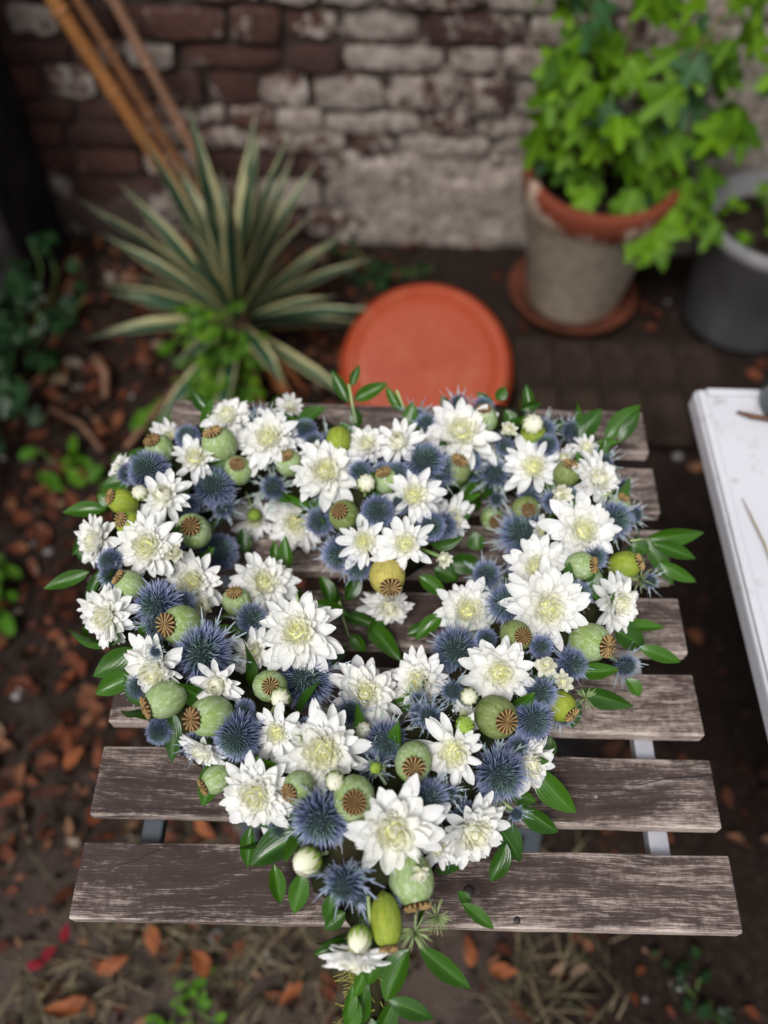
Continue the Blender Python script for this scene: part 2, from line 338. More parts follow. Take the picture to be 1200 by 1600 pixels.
M = dict(
    petal=m_petal(), crown=m_crown(), spine=m_thistle(), bract=m_bract(), slat=m_slat(),
    calyx=m_simple('calyx', (0.14, 0.22, 0.045), 0.6), heart=m_simple('flower_heart', (0.82, 0.83, 0.42), 0.6),
    budgreen=m_simple('bud_green', (0.22, 0.33, 0.05), 0.55),
    stem=m_simple('stem', (0.10, 0.17, 0.04), 0.5), palestem=m_simple('pale_stem', (0.26, 0.34, 0.14), 0.5),
    core=m_simple('thistle_core', (0.016, 0.026, 0.030), 0.8),
    leaf=m_leaf('ruscus_leaf', (0.008, 0.040, 0.003), (0.042, 0.125, 0.007), 0.28, 26, 0.22),
    pod_g=m_pod('pod_glaucous', (0.25, 0.33, 0.18), (0.17, 0.25, 0.05), (0.45, 0.50, 0.36)),
    pod_d=m_pod('pod_dull', (0.175, 0.215, 0.085), (0.100, 0.145, 0.026), (0.27, 0.295, 0.155)),
    pod_y=m_pod('pod_yellowing', (0.24, 0.28, 0.024), (0.14, 0.21, 0.022), (0.31, 0.34, 0.08)),
    pod_c=m_pod('pod_cream', (0.42, 0.36, 0.085), (0.33, 0.31, 0.08), (0.24, 0.14, 0.035)),
    moss=m_simple('moss', (0.010, 0.016, 0.006), 0.95, 0.1, 30, (0.028, 0.024, 0.012), 0.8), mossfibre=m_simple('moss_fibre', (0.30, 0.30, 0.07), 0.8),
    steel=m_simple('steel', (0.33, 0.33, 0.37), 0.42, 0.5, 40, (0.42, 0.42, 0.46), 0.05, 0.35),
    steel_d=m_simple('dark_steel', (0.045, 0.055, 0.065), 0.5, 0.4), hole=m_simple('screw', (0.02, 0.015, 0.014), 0.5),
    brick=m_brick(), mortar=m_mortar(), soil=m_soil(), litter=m_litter(), dry=m_drygrass(), yucca=m_yucca(),
    bam1=m_bamboo('bamboo_orange', (0.17, 0.066, 0.018), (0.25, 0.105, 0.030)), bam2=m_bamboo('bamboo_brown', (0.09, 0.038, 0.014), (0.15, 0.065, 0.026)),
    bam3=m_bamboo('bamboo_pale', (0.14, 0.070, 0.042), (0.22, 0.12, 0.075)),
    terra_d=m_simple('dirty_terracotta', (0.040, 0.018, 0.012), 0.9, 0.1, 14, (0.11, 0.034, 0.020), 0.3), terra=m_terracotta(False), terra_l=m_terracotta(True), saucer=m_plastic_terra(),
    white=m_white_top(), post=m_simple('dark_post', (0.014, 0.012, 0.013), 0.9, 0.15, 9, (0.034, 0.028, 0.028), 0.4),
    greypot=m_simple('grey_pot', (0.12, 0.117, 0.12), 0.75, 0.3, 8, (0.19, 0.185, 0.19), 0.15),
    teal=m_simple('teal_pot', (0.006, 0.035, 0.028), 0.35, 0.5), plank=m_simple('dark_plank', (0.012, 0.008, 0.006), 0.8, 0.2, 12, (0.030, 0.020, 0.015), 0.4),
    lobed=m_leaf('lobed_leaf', (0.010, 0.042, 0.002), (0.094, 0.195, 0.004), 0.5, 18, 0.25, 0.3),
    lobed_d=m_leaf('blue_green_leaf', (0.016, 0.050, 0.016), (0.034, 0.090, 0.030), 0.45, 18, 0.2, 0.3),
    ivy=m_leaf('ivy_leaf', (0.003, 0.012, 0.004), (0.009, 0.030, 0.008), 0.35, 10, 0.1, 0.3),
    weed=m_leaf('weed_leaf', (0.025, 0.085, 0.004), (0.07, 0.17, 0.010), 0.5, 10, 0.3, 0.2),
    twig=m_simple('twig', (0.10, 0.055, 0.035), 0.8, 0.2, 30, (0.17, 0.09, 0.06), 0.3), drybrown=m_simple('dry_leaf', (0.20, 0.07, 0.025), 0.7, 0.3, 20, (0.30, 0.12, 0.04)),
    red=m_simple('red_petal', (0.12, 0.004, 0.010), 0.7), orange=m_simple('orange_leaf', (0.10, 0.030, 0.012), 0.6, 0.3, 60, (0.21, 0.068, 0.024)),
    pebble=m_simple('pebble', (0.13, 0.12, 0.115), 0.8, 0.3, 20, (0.22, 0.205, 0.195)))

# ------------------------------------------------------------------ ground
def gz(x, y): return 0.018 * noise.noise(Vector((x * 2.2, y * 2.2, 0))) + 0.008 * noise.noise(Vector((x * 9, y * 9, 3))) - 0.012
def axis(lo, hi, step): 
    n = int((hi - lo) / step); a = [lo + (hi - lo) * i / n for i in range(n + 1)]
    return [-60, -20, -8] + a + [8, 20, 60]
xs = axis(-2.2, 2.2, 0.035); ys = axis(-1.6, 2.3, 0.035)
mb = MB(); mb.add([(x, y, gz(x, y) if abs(x) < 3 and -2 < y < 3 else -0.012) for y in ys for x in xs],
                  [(j * len(xs) + i, j * len(xs) + i + 1, (j + 1) * len(xs) + i + 1, (j + 1) * len(xs) + i) for j in range(len(ys) - 1) for i in range(len(xs) - 1)])
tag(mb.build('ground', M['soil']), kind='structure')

# ------------------------------------------------------------------ brick wall
WY = 1.75
wall = empty('brick_wall', (0, WY, 0), 'old brick garden wall with flaking white limewash and eroded joints', 'wall')
wi = root_inv(wall)
mb = MB(); mb.box((0, 0.16, 0.98), (7.0, 0.18, 2.16)); mb.build('wall_core', M['mortar'], wall, None, False)
def bulge(x, z):
    n_ = 0.5 * noise.noise(Vector((x * 7, z * 7, 2))) + 0.35 * noise.noise(Vector((x * 19, z * 19, 4)))
    a = min((x + 0.20) * 7, (0.46 - x) * 7, (0.255 - z) * 9, 1); b_ = min((x - 0.48) * 5, (0.62 - z) * 5, 1); c_ = min((-0.45 - x) * 6, (0.13 - z) * 9, 1)
    return smooth(0.0, 0.6, max(a, b_, c_) + n_)
xs = [-3.5] + [-1.5 + 0.016 * i for i in range(182)] + [3.5]; zs = [-0.08 + 0.016 * i for i in range(75)] + [1.6, 2.06]; mb = MB(); vs_ = []; at_ = []
for z in zs:
    for x in xs:
        bl = bulge(x, z); n_ = noise.noise(Vector((x * 22, z * 22, 0))) + 0.6 * noise.noise(Vector((x * 6, z * 6, 5)))
        vs_.append((x, 0.014 - 0.008 * n_ - 0.030 * bl, z)); at_.append((0, 0, bl))
mb.add(vs_, [(j * len(xs) + i, j * len(xs) + i + 1, (j + 1) * len(xs) + i + 1, (j + 1) * len(xs) + i) for j in range(len(zs) - 1) for i in range(len(xs) - 1)], at_); mb.build('mortar', M['mortar'], wall)
def brick_mesh(L, H, seed):
    rs = random.Random(seed); b = MB(); D = 0.08
    nx, nz = max(3, int(L / 0.05)), 3; g = []
    for j in range(nz + 1):
        for i in range(nx + 1):
            x = -L / 2 + L * i / nx; z = -H / 2 + H * j / nz
            e = (i in (0, nx)) or (j in (0, nz))
            c = (i in (0, nx)) and (j in (0, nz))
            q = Vector((x * 12 + seed * 3.1, z * 12, seed))
            yy = -D / 2 + (0.0015 if e else 0) + (0.004 if c else 0) + 0.007 * noise.noise(q)
            k = 1 - (0.06 if c else 0)
            g.append((x * k + rs.uniform(-1, 1) * 0.005, yy, z * k + rs.uniform(-1, 1) * 0.005))
    n1 = nx + 1; fs = [(j * n1 + i, j * n1 + i + 1, (j + 1) * n1 + i + 1, (j + 1) * n1 + i) for j in range(nz) for i in range(nx)]
    rim = [i for i in range(n1)] + [j * n1 + nx for j in range(1, nz + 1)] + [nz * n1 + i for i in range(nx - 1, -1, -1)] + [j * n1 for j in range(nz - 1, 0, -1)]
    o = len(g); m_ = len(rim); g += [g[i] for i in rim] + [(g[i][0], D / 2, g[i][2]) for i in rim]
    fs += [(o + i, o + m_ + i, o + m_ + (i + 1) % m_, o + (i + 1) % m_) for i in range(m_)]
    b.add(g, fs); return b
KIND = {'s': (0.212, 0.062), 'h': (0.102, 0.062), 'q': (0.15, 0.060)}
pool = {k: [brick_mesh(*KIND[k], i + ord(k)) for i in range(6)] for k in KIND}
poolm = {k: [b.mesh('brick', M['brick']) for b in v] for k, v in pool.items()}
rest = MB(); rs = random.Random(3); RH = [.078, .082, .076, .06, .056, .088, .06, .072] + [rs.uniform(.06, .09) for _ in range(19)]; rows = len(RH)
for r in range(rows):
    x = -3.4 + rs.uniform(0, 0.1) + (0.11 if r % 2 else 0); z = sum(RH[:r]) + RH[r] / 2
    while x < 3.4:
        k = rs.choices('shq', (3, 4, 3) if RH[r] < 0.085 else (1, 5, 4))[0]; L = KIND[k][0]; cx = x + L / 2
        zz = z + 0.006 * math.sin(cx * 2.1 + r) ; yy = 0.034 + rs.uniform(-0.012, 0.010)
        i = rs.randrange(6); Mx = Matrix.Translation((cx, yy, zz)) @ Matrix.Rotation(rs.uniform(-0.03, 0.03), 4, 'Y') @ Matrix.Diagonal((1, 1, (RH[r] - 0.012) / 0.062 * rs.uniform(0.86, 1.03), 1))
        if -1.45 < cx < 1.35 and r < 12: link('brick', poolm[k][i], wall, Mx)
        else: rest.add(pool[k][i].v, pool[k][i].f, None, Mx)
        x += L + rs.uniform(0.008, 0.022)
tag(rest.build('bricks', M['brick'], wall), kind='stuff')
# dark post against the wall on the left
pb = at(100, 415, z=0)
post = MB(); post.box((0, 0, 1.1), (0.34, 0.30, 2.3))
o = post.build('timber_post', M['post'], None, Matrix.Translation((pb.x - 0.19, WY - 0.16, -0.02)), False); bevel(o, 0.02)
tag(o, 'dark weathered square post standing against the brick wall at far left', 'post')

# ------------------------------------------------------------------ slatted folding table
PIT, SW, TWD, TH = 0.08284, 0.06066, 0.55, 0.016
tab = empty('folding_table', (0, 0.27, 0), 'weathered dark wooden slatted folding table carrying the flower heart', 'table')
ti = root_inv(tab)
for k in range(7):
    b = MB(); nx = 22; th = TH; rs = random.Random(k); vs_ = []; prof = [(-.5, 0), (.5, 0), (.5, 1), (-.5, 1)]
    for i in range(nx + 1):
        x = -TWD / 2 + TWD * i / nx
        for (py, pz) in prof:
            vs_.append((x + (rs.uniform(-1, 1) * 0.0006), py * SW + 0.0006 * noise.noise(Vector((x * 30, py * 9, k))), (pz - 1) * th + 0.0004 * noise.noise(Vector((x * 20, pz, k + 9)))))
    fs = [(i * 4 + q, (i + 1) * 4 + q, (i + 1) * 4 + (q + 1) % 4, i * 4 + (q + 1) % 4) for i in range(nx) for q in range(4)]
    fs += [(0, 1, 2, 3), tuple(nx * 4 + q for q in (3, 2, 1, 0))]
    b.add(vs_, fs)
    s_ = b.build('slat', M['slat'], tab, ti @ Matrix.Translation((0, k * PIT + SW / 2, TZ)), False); bevel(s_, 0.0022, 3)
def bar(name, p, q, w, h, m, par, inv):
    p, q = Vector(p), Vector(q); d = q - p; b = MB(); b.box((0, 0, d.length / 2), (w, h, d.length))
    return bevel(b.build(name, M[m], par, inv @ Matrix.Translation(p) @ frame(d, Vector((1, 0, 0))), False), 0.002)
rz = TZ - TH - 0.0085
for cr in ([(163, 1362), (185, 1352), (210, 1348), (232, 1336), (262, 1322)], [(380, 1280), (400, 1272), (418, 1265), (438, 1256)], [(995, 1228), (1040, 1217), (1090, 1214), (1118, 1209)]):
    b = MB(); P = [at(u, v, z=TZ + 0.0001) for u, v in cr]; b.tube(P, [0.0002] + [0.0008] * (len(P) - 2) + [0.0002], 4); b.build('crack', M['hole'], tab, ti)
xr = at(1014, 1240, z=rz).x
bar('rail', (xr, 0.015, rz), (xr, 0.55, rz), 0.016, 0.018, 'steel', tab, ti)
bar('rail', (-xr, 0.015, rz), (-xr, 0.55, rz), 0.016, 0.018, 'steel_d', tab, ti)  # same rail as its pair; the shade on it is put into the darker colour
xl = xr - 0.002
for s in (-1, 1):
    bar('leg', (s * xl, 0.19, 0.004), (s * xl, 0.53, rz - 0.01), 0.014, 0.026, 'steel_d', tab, ti)
    bar('leg', (s * (xl - 0.02), 0.52, 0.004), (s * (xl - 0.02), 0.115, rz - 0.01), 0.014, 0.026, 'steel_d', tab, ti)
for y, z in ((0.235, 0.09), (0.47, 0.09)): bar('stretcher', (-xl, y, z), (xl, y, z), 0.012, 0.02, 'steel_d', tab, ti)
for (u, v, r_) in ((808, 1438, 0.0028), (733, 1392, 0.0045), (931, 1244, 0.0018)):
    b = MB(); p = at(u, v, z=TZ + 0.0006)
    b.lathe([(0.0001, 0.0008), (0.6, 0.0009), (1.0, 0.0002), (1.05, -0.001)], 14)
    b.v = [(x * r_, y * r_, z) for x, y, z in b.v]
    b.build('screw', M['hole'] if r_ > 0.002 else M['pebble'], tab, ti @ Matrix.Translation(p))

# ------------------------------------------------------------------ wreath
hpx = [(600, 850), (560, 775), (500, 730), (420, 705), (335, 725), (262, 790), (232, 870), (232, 950), (268, 1040), (340, 1120), (430, 1185), (520, 1260), (575, 1350),
       (620, 1275), (700, 1180), (780, 1085), (850, 985), (895, 890), (895, 800), (850, 735), (770, 700), (690, 715), (635, 770)]
CZ = TZ + 0.052
def catmull(P, n=5):
    out = []; m = len(P)
    for i in range(m):
        a, b, c, d = P[i - 1], P[i], P[(i + 1) % m], P[(i + 2) % m]
        for k in range(n):
            t = k / n
            out.append(0.5 * ((2 * b) + (c - a) * t + (2 * a - 5 * b + 4 * c - d) * t * t + (3 * b - a - 3 * c + d) * t ** 3))
    return out
CL = catmull([at(u, v, z=CZ) for u, v in hpx], 4)
tail = [at(575, 1350, z=CZ), at(580, 1430, z=CZ - 0.005), at(582, 1500, z=CZ - 0.018), at(578, 1580, z=CZ - 0.045), at(570, 1660, z=CZ - 0.08)]
SEG = [(CL[i], CL[(i + 1) % len(CL)], 1.0, 1.0) for i in range(len(CL))] + [(tail[i], tail[i + 1], 1 - 0.2 * i, 0.8 - 0.2 * i) for i in range(4)]
TR = 0.052
def sdf(p):
    best = 9; bp = None
    for a, b, ra, rb in SEG:
        d = b - a; t = max(0, min(1, (p - a).dot(d) / d.length_squared)); c = a + d * t
        k = (p - c).length - TR * (ra + (rb - ra) * t)
        if k < best: best = k; bp = c
    return best, bp
def on_wreath(u, v):
    d = ray(u, v).normalized(); t = 0.45; bt = t; bd = 9
    for _ in range(40):
        p = CAM + d * t; k, c = sdf(p)
        if k < bd: bd = k; bt = t
        if k < 0.0008 or t > 1.6: break
        t += max(k * 0.9, 0.002)
    p = CAM + d * bt; k, c = sdf(p)
    if p.z < TZ + 0.006 and p.y > -0.005: p = CAM + d * ((TZ + 0.006 - CAM.z) / d.z)
    return p, c
wr = empty('heart_wreath', (0, 0.25, TZ), 'heart-shaped wreath of white chrysanthemums, blue thistles and green poppy pods', 'wreath')
wri = root_inv(wr)
# moss base
mb = MB(); n = 14
def ringtube(P, rads, closed):
    vs_ = []; m = len(P)
    for i in range(m):
        a, b = (P[i - 1], P[(i + 1) % m]) if closed else (P[max(0, i - 1)], P[min(m - 1, i + 1)])
        d = (b - a).normalized(); x = d.cross(Vector((0, 0, 1))).normalized(); y = x.cross(d)
        for k in range(n):
            an = 2 * math.pi * k / n; q = P[i] + (x * math.cos(an) + y * math.sin(an) * 1.0) * rads[i]
            q = q + (q - P[i]) * 0.22 * noise.noise(q * 40)
            if q.y > -0.004: q.z = max(q.z, TZ + 0.001)
            vs_.append(q)
    fs = [(i * n + k, i * n + (k + 1) % n, ((i + 1) % m) * n + (k + 1) % n, ((i + 1) % m) * n + k) for i in range(m if closed else m - 1) for k in range(n)]
    mb.add(vs_, fs)
ringtube(CL, [0.043] * len(CL), True)
tp = [tail[0].lerp(tail[1], k / 3) for k in range(3)] + [tail[1].lerp(tail[2], k / 3) for k in range(3)] + [tail[2].lerp(tail[3], k / 3) for k in range(3)] + [tail[3].lerp(tail[4], k / 3) for k in range(4)]
ringtube(tp, [0.040 - 0.029 * smooth(0, 5, i) for i in range(len(tp))], False)
mb.build('moss_base', M['moss'], wr, wri)

def facing(tx, ty): return (-fw + rt * tx + up * ty).normalized()
# --- petals pool
def petal_geo(L, Wd, curl, cup, seed, nu=8, nv=4, c=0.0):
    rs = random.Random(seed); vs_ = []; at_ = []; x = z = 0.0; th = -curl * 0.35
    side = rs.uniform(-0.10, 0.10); notch = rs.choice((0, 0, 0.05, 0.08)); wav = rs.uniform(0, 6)
    for i in range(nu + 1):
        u = i / nu
        hw = Wd / 2 * (0.36 + 0.64 * smooth(0, 0.58, u)) * (1 if u < 0.58 else max(0.16, 1 - ((u - 0.58) / 0.43) ** 3.3))
        for j in range(nv + 1):
            s = -1 + 2 * j / nv
            xx = x - (notch * (1 - abs(s)) * L if i == nu else 0)
            vs_.append((xx, s * hw + side * u * u * L, z + cup * hw * (s * s - 0.35) + 0.022 * L * math.sin(wav + u * 7 + s * 2) * u + 0.035 * hw * math.cos(s * 7)))
            at_.append((u, s, c))
        x += L / nu * math.cos(th); z += L / nu * math.sin(th); th += curl / nu
    fs = [(i * (nv + 1) + j, (i + 1) * (nv + 1) + j, (i + 1) * (nv + 1) + j + 1, i * (nv + 1) + j + 1) for i in range(nu) for j in range(nv)]
    return vs_, fs, at_
OUT = [petal_geo(1, random.uniform(0.28, 0.37), random.uniform(-0.85, 0.45), random.uniform(0.35, 0.75), i) for i in range(10)]
MID = [petal_geo(1, random.uniform(0.40, 0.48), random.uniform(0.0, 0.8), random.uniform(0.5, 0.95), 20 + i, c=0.12) for i in range(8)]
INN = [petal_geo(1, random.uniform(0.44, 0.56), random.uniform(0.9, 1.7), random.uniform(0.7, 1.1), 40 + i, 5, 4, c=0.6) for i in range(6)]
FLO = [petal_geo(1, random.uniform(0.40, 0.5), random.uniform(0.5, 1.3), 0.9, 60 + i, 4, 2, c=1.0) for i in range(5)]
def to_mesh(g):
    b = MB(); b.add(*g); return b.mesh('petal', M['petal'])
OUTM = [to_mesh(g) for g in OUT]; MIDM = [to_mesh(g) for g in MID]
petal_budget = [290]
def stem_to(part, p, c, r=0.0022, m='stem'):
    """stem from the flower's back into the moss, a piece of the flower"""
    c2 = p.lerp(c, 0.9)
    if (c2 - p).length < 0.004: return
    b = MB(); mid = p.lerp(c2, 0.5) + Vector((random.uniform(-1, 1), random.uniform(-1, 1), 0)) * 0.003
    b.tube([p, mid, c2], [r, r * 0.9, r], 5)
    b.build('stem', M[m], part, part.matrix_basis.inverted() @ wri)
def mum(u, v, rpx, tx=0, ty=0, own=False, style='full', lift=0.0):
    p, c = on_wreath(u, v); nrm = facing(tx, ty); s = rpx * depth(p) / FPX * 0.955
    lift += {'button': 0.016, 'half': 0.007}.get(style, 0.0)
    p = p + nrm * (lift + 0.004); rs = random.Random(int(u * 13 + v * 7))
    Mx = wri @ xform(p, frame(nrm, up, rs.uniform(0, 6)), s)
    b = MB(); b.lathe([(0.10, -0.26), (0.2, -0.2), (0.24, -0.1), (0.2, 0.0), (0.10, 0.13), (0.004, 0.17)], 12)
    part = b.build('chrysanthemum', M['calyx'], wr, Mx)
    hb = MB(); hb.lathe([(0.22, 0.02), (0.21, 0.14), (0.13, 0.24), (0.002, 0.28)], 10, lambda a, t: 1 + 0.12 * math.sin(a * 5)); hb.build('flower_heart', M['heart'], part)
    if style == 'full':
        lay = [(13, 1.0, 0, OUT, 0), (14, 0.92, 12, OUT, 0), (14, 0.78, 20, MID, 1), (13, 0.62, 30, MID, 1), (12, 0.46, 38, INN, 2)]; dome = 32
    elif style == 'loose':
        lay = [(11, 1.0, 3, OUT, 0), (10, 0.88, 18, OUT, 0), (10, 0.58, 28, MID, 1), (12, 0.42, 38, INN, 2)]; dome = 30
    elif style == 'half':     # half open: long outer petals, closed dome of inner ones
        lay = [(12, 1.0, 6, OUT, 0), (10, 0.88, 22, OUT, 0), (8, 0.66, 40, MID, 1), (10, 0.52, 64, INN, 2), (10, 0.50, 74, INN, 2), (8, 0.44, 82, INN, 2)]; dome = 0
    else:                     # cream button, barely open
        lay = [(9, 0.95, 42, MID, 1), (9, 0.9, 58, MID, 2), (9, 0.8, 70, INN, 2), (7, 0.7, 80, INN, 2)]; dome = 0
    jb = MB(); lop, lph = rs.uniform(5, 20), rs.uniform(0, 6.28)
    for li, (nn, L, el, poolg, cl) in enumerate(lay):
        for k in range(nn):
            if li < 2 and style != 'full' and rs.random() < 0.06: continue
            az = 2 * math.pi * (k + 0.5 * (li % 2)) / nn + rs.uniform(-0.22, 0.22)
            e = R(el + rs.uniform(-10, 10) + lop * math.cos(az - lph) * (1 if li < 3 else 0.4)); l = L * rs.uniform(0.76, 1.08) * (1 - 0.008 * lop * math.cos(az - lph)); br = 0.10 if li < 4 else 0.07
            i = rs.randrange(len(poolg))
            P = Matrix.Rotation(az, 4, 'Z') @ Matrix.Translation((br, 0, 0.03 * li)) @ Matrix.Rotation(-e, 4, 'Y') @ Matrix.Rotation(rs.uniform(-0.3, 0.3), 4, 'X') @ Matrix.Diagonal((l, l * rs.uniform(0.88, 1.12), l, 1))
            if own and li < 2 and petal_budget[0] > 0:
                petal_budget[0] -= 1; link('petal', OUTM[i], part, P)
            else:
                g = poolg[i]; a = g[2] if cl != 2 or poolg is INN else [(t, q, 0.35) for t, q, _ in g[2]]
                if style == 'button': a = [(t, q, max(0.45, w)) for t, q, w in a]
                jb.add(g[0], g[1], a, P)
    for k in range(dome):
        q = math.sqrt((k + 0.5) / dome); az = k * 2.399963; el = R(92 - 44 * q * q + rs.uniform(-6, 6)); l = (0.20 + 0.16 * q) * rs.uniform(.8, 1.2); g = FLO[rs.randrange(5)]
        P = Matrix.Rotation(az, 4, 'Z') @ Matrix.Translation((0.20 * q, 0, 0.27 - 0.13 * q * q)) @ Matrix.Rotation(-el, 4, 'Y') @ Matrix.Rotation(rs.uniform(-.4, .4), 4, 'X') @ Matrix.Diagonal((l, l * 1.15, l, 1))
        jb.add(g[0], g[1], [(t, w, 1.0 - 0.75 * q) for t, w, _ in g[2]], P)
    tag(jb.build('petals', M['petal'], part), kind='stuff')
    stem_to(part, p - nrm * s * 0.2, c)
# (u, v, radius px, facing right, facing up, own petals, style)
MUMS = [
 (613, 1287, 84, 0.00, -0.10, 1), (507, 1168, 78, 0.05, 0.05, 1), (407, 1233, 68, -0.25, -0.15, 1), (707, 1170, 64, 0.05, -0.05, 1, 'loose'), (850, 950, 72, 0.15, 0.05, 1),
 (780, 1048, 62, -0.05, 0.0, 1), (727, 1288, 70, 0.45, -0.30, 1), (467, 990, 68, -0.05, 0.35, 1), (305, 908, 54, 0.0, 0.1, 1), (237, 855, 60, -0.15, 0.1, 1),
 (907, 832, 60, 0.1, 0.15, 1), (510, 742, 62, 0.0, 0.35, 1), (720, 682, 64, 0.0, 0.4), (423, 692, 58, -0.05, 0.4), (360, 660, 44, -0.1, 0.75), (307, 722, 44, 0.1, 0.5, 0, 'loose'),
 (263, 783, 48, 0.0, 0.4, 0, 'half'), (160, 845, 46, -0.85, 0.1), (410, 912, 54, 0.25, 0.3), (177, 962, 52, -0.55, -0.1), (252, 1040, 60, -0.35, -0.5),
 (347, 1058, 45, -0.1, -0.15, 0, 'half'), (397, 1022, 42, 0.15, 0.3, 0, 'half'), (322, 1160, 42, -0.4, -0.9), (436, 1142, 46, -0.1, 0.1, 0, 'loose'),
 (817, 1187, 52, 0.7, -0.1), (556, 1478, 56, -0.2, -0.95), (567, 1088, 62, 0.25, 0.45), (607, 938, 44, 0.15, -0.75), (573, 703, 40, 0.1, 0.7), (630, 703, 42, -0.3, 0.5, 0, 'half'),
 (645, 778, 52, 0.05, 0.15, 0, 'loose'), (568, 845, 46, 0.0, 0.0, 0, 'loose'), (632, 850, 48, 0.1, 0.05, 0, 'loose'), (702, 808, 40, 0.4, -0.1, 0, 'loose'), (465, 812, 52, -0.1, -0.3),
 (833, 733, 52, -0.05, 0.2, 0, 'loose'), (837, 887, 52, -0.1, 0.1), (925, 752, 46, 0.7, 0.2), (910, 707, 30, 0.3, 0.7, 0, 'loose'), (953, 940, 54, 0.6, -0.1),
 (730, 956, 58, -0.1, 0.25), (660, 1062, 50, -0.5, 0.0), (400, 808, 40, 0.1, -0.2, 0, 'loose'), (862, 770, 24, 0.1, -0.1, 0, 'button'), (648, 1327, 22, 0.2, -0.5, 0, 'button'), (196, 735, 26, -0.8, 0.3),
 (277, 867, 24, 0.1, 0.2, 0, 'button'), (333, 950, 25, -0.1, 0.2, 0, 'button'), (863, 1037, 24, -0.4, 0.15, 0, 'button'), (884, 1066, 22, -0.3, 0.2, 0, 'button'), (673, 863, 20, 0.5, -0.2, 0, 'button'), (783, 685, 20, 0.2, 0.3, 0, 'button'), (493, 712, 30, -0.3, 0.6, 0, 'loose')]
for a in MUMS: mum(*a[:5], own=len(a) > 5 and a[5] == 1, style=a[6] if len(a) > 6 else 'full')

# small late blooms tucked low between the big ones
def to_px(p): d = p - CAM; z = d.dot(fw); return 600 + FPX * d.dot(rt) / z, 800 - FPX * d.dot(up) / z
rf = random.Random(77); FILL = []
for i in range(64):
    j = int(i * len(CL) / 64); q = CL[j]; d = (CL[(j + 1) % len(CL)] - CL[j - 1]).normalized(); sv = d.cross(Vector((0, 0, 1))).normalized()
    an = rf.uniform(0.3, 2.85); FILL.append(to_px(q + (sv * math.cos(an) + Vector((0, 0, 1)) * math.sin(an)) * 0.05))
for i, (u, v) in enumerate(FILL):
    if i % 4 == 0: mum(u, v, rf.uniform(26, 36), rf.uniform(-.5, .5), rf.uniform(-.5, .5), style=rf.choice(('loose', 'half')), lift=-0.016)

# --- poppy pods
PROF = [(0.05, -0.60), (0.13, -0.585), (0.24, -0.53), (0.36, -0.43), (0.445, -0.29), (0.49, -0.12), (0.50, 0.04), (0.475, 0.19), (0.41, 0.33), (0.31, 0.43), (0.22, 0.475), (0.20, 0.50), (0.23, 0.53)]
def pod_mesh(seed, m, el=1.0):
    rs = random.Random(seed); b = MB(); ph = rs.uniform(0, 6); lop = rs.uniform(0.02, 0.06)
    b.lathe([(r, z * el) for r, z in PROF], 33, lambda a, t: 1 + 0.018 * math.cos(11 * a) * (1 - abs(2 * t - 1)) + lop * math.cos(2 * a + ph)); return b.mesh('poppy_pod', M[m])
def crown_mesh(seed):
    rs = random.Random(seed); b = MB(); nr = rs.choice((13, 14, 15, 16)); na = nr * 8; rings = [0.02, 0.3, 0.6, 0.85, 1.0, 1.04]; vs_ = []; at_ = []
    w = [rs.uniform(0.7, 1.15) for _ in range(nr)]
    for i, q in enumerate(rings):
        for k in range(na):
            a = 2 * math.pi * k / na; cr = 0.5 + 0.5 * math.cos(nr * a); ridge = cr ** 1.3; idx = int((a / (2 * math.pi) * nr + 0.5)) % nr
            rr = q * 0.262 * (1 + (0.26 * (cr - 0.6)) * smooth(0.4, 1, q) * w[idx])
            z = 0.055 * ridge * w[idx] * smooth(0.0, 0.25, q) + (0.03 - 0.05 * q) + (0.03 * q) * w[idx] - (0.05 if i == 5 else 0)
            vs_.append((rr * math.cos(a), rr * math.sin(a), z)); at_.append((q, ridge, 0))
    fs = [(i * na + k, i * na + (k + 1) % na, (i + 1) * na + (k + 1) % na, (i + 1) * na + k) for i in range(len(rings) - 1) for k in range(na)]
    fs.append(tuple(range(na - 1, -1, -1))); o = len(vs_)
    for k in range(na): vs_.append((vs_[5 * na + k][0] * 0.6, vs_[5 * na + k][1] * 0.6, -0.06)); at_.append((1, 0.3, 0))
    fs += [(5 * na + k, 5 * na + (k + 1) % na, o + (k + 1) % na, o + k) for k in range(na)]
    b.add(vs_, fs, at_); return b.mesh('crown', M['crown'])
PODM = {m: [pod_mesh(i + 5 * j, m) for i in range(4)] for j, m in enumerate(('pod_g', 'pod_d', 'pod_y', 'pod_c'))}
LONG = pod_mesh(77, 'pod_y', 1.5); CRM = [crown_mesh(i) for i in range(7)]
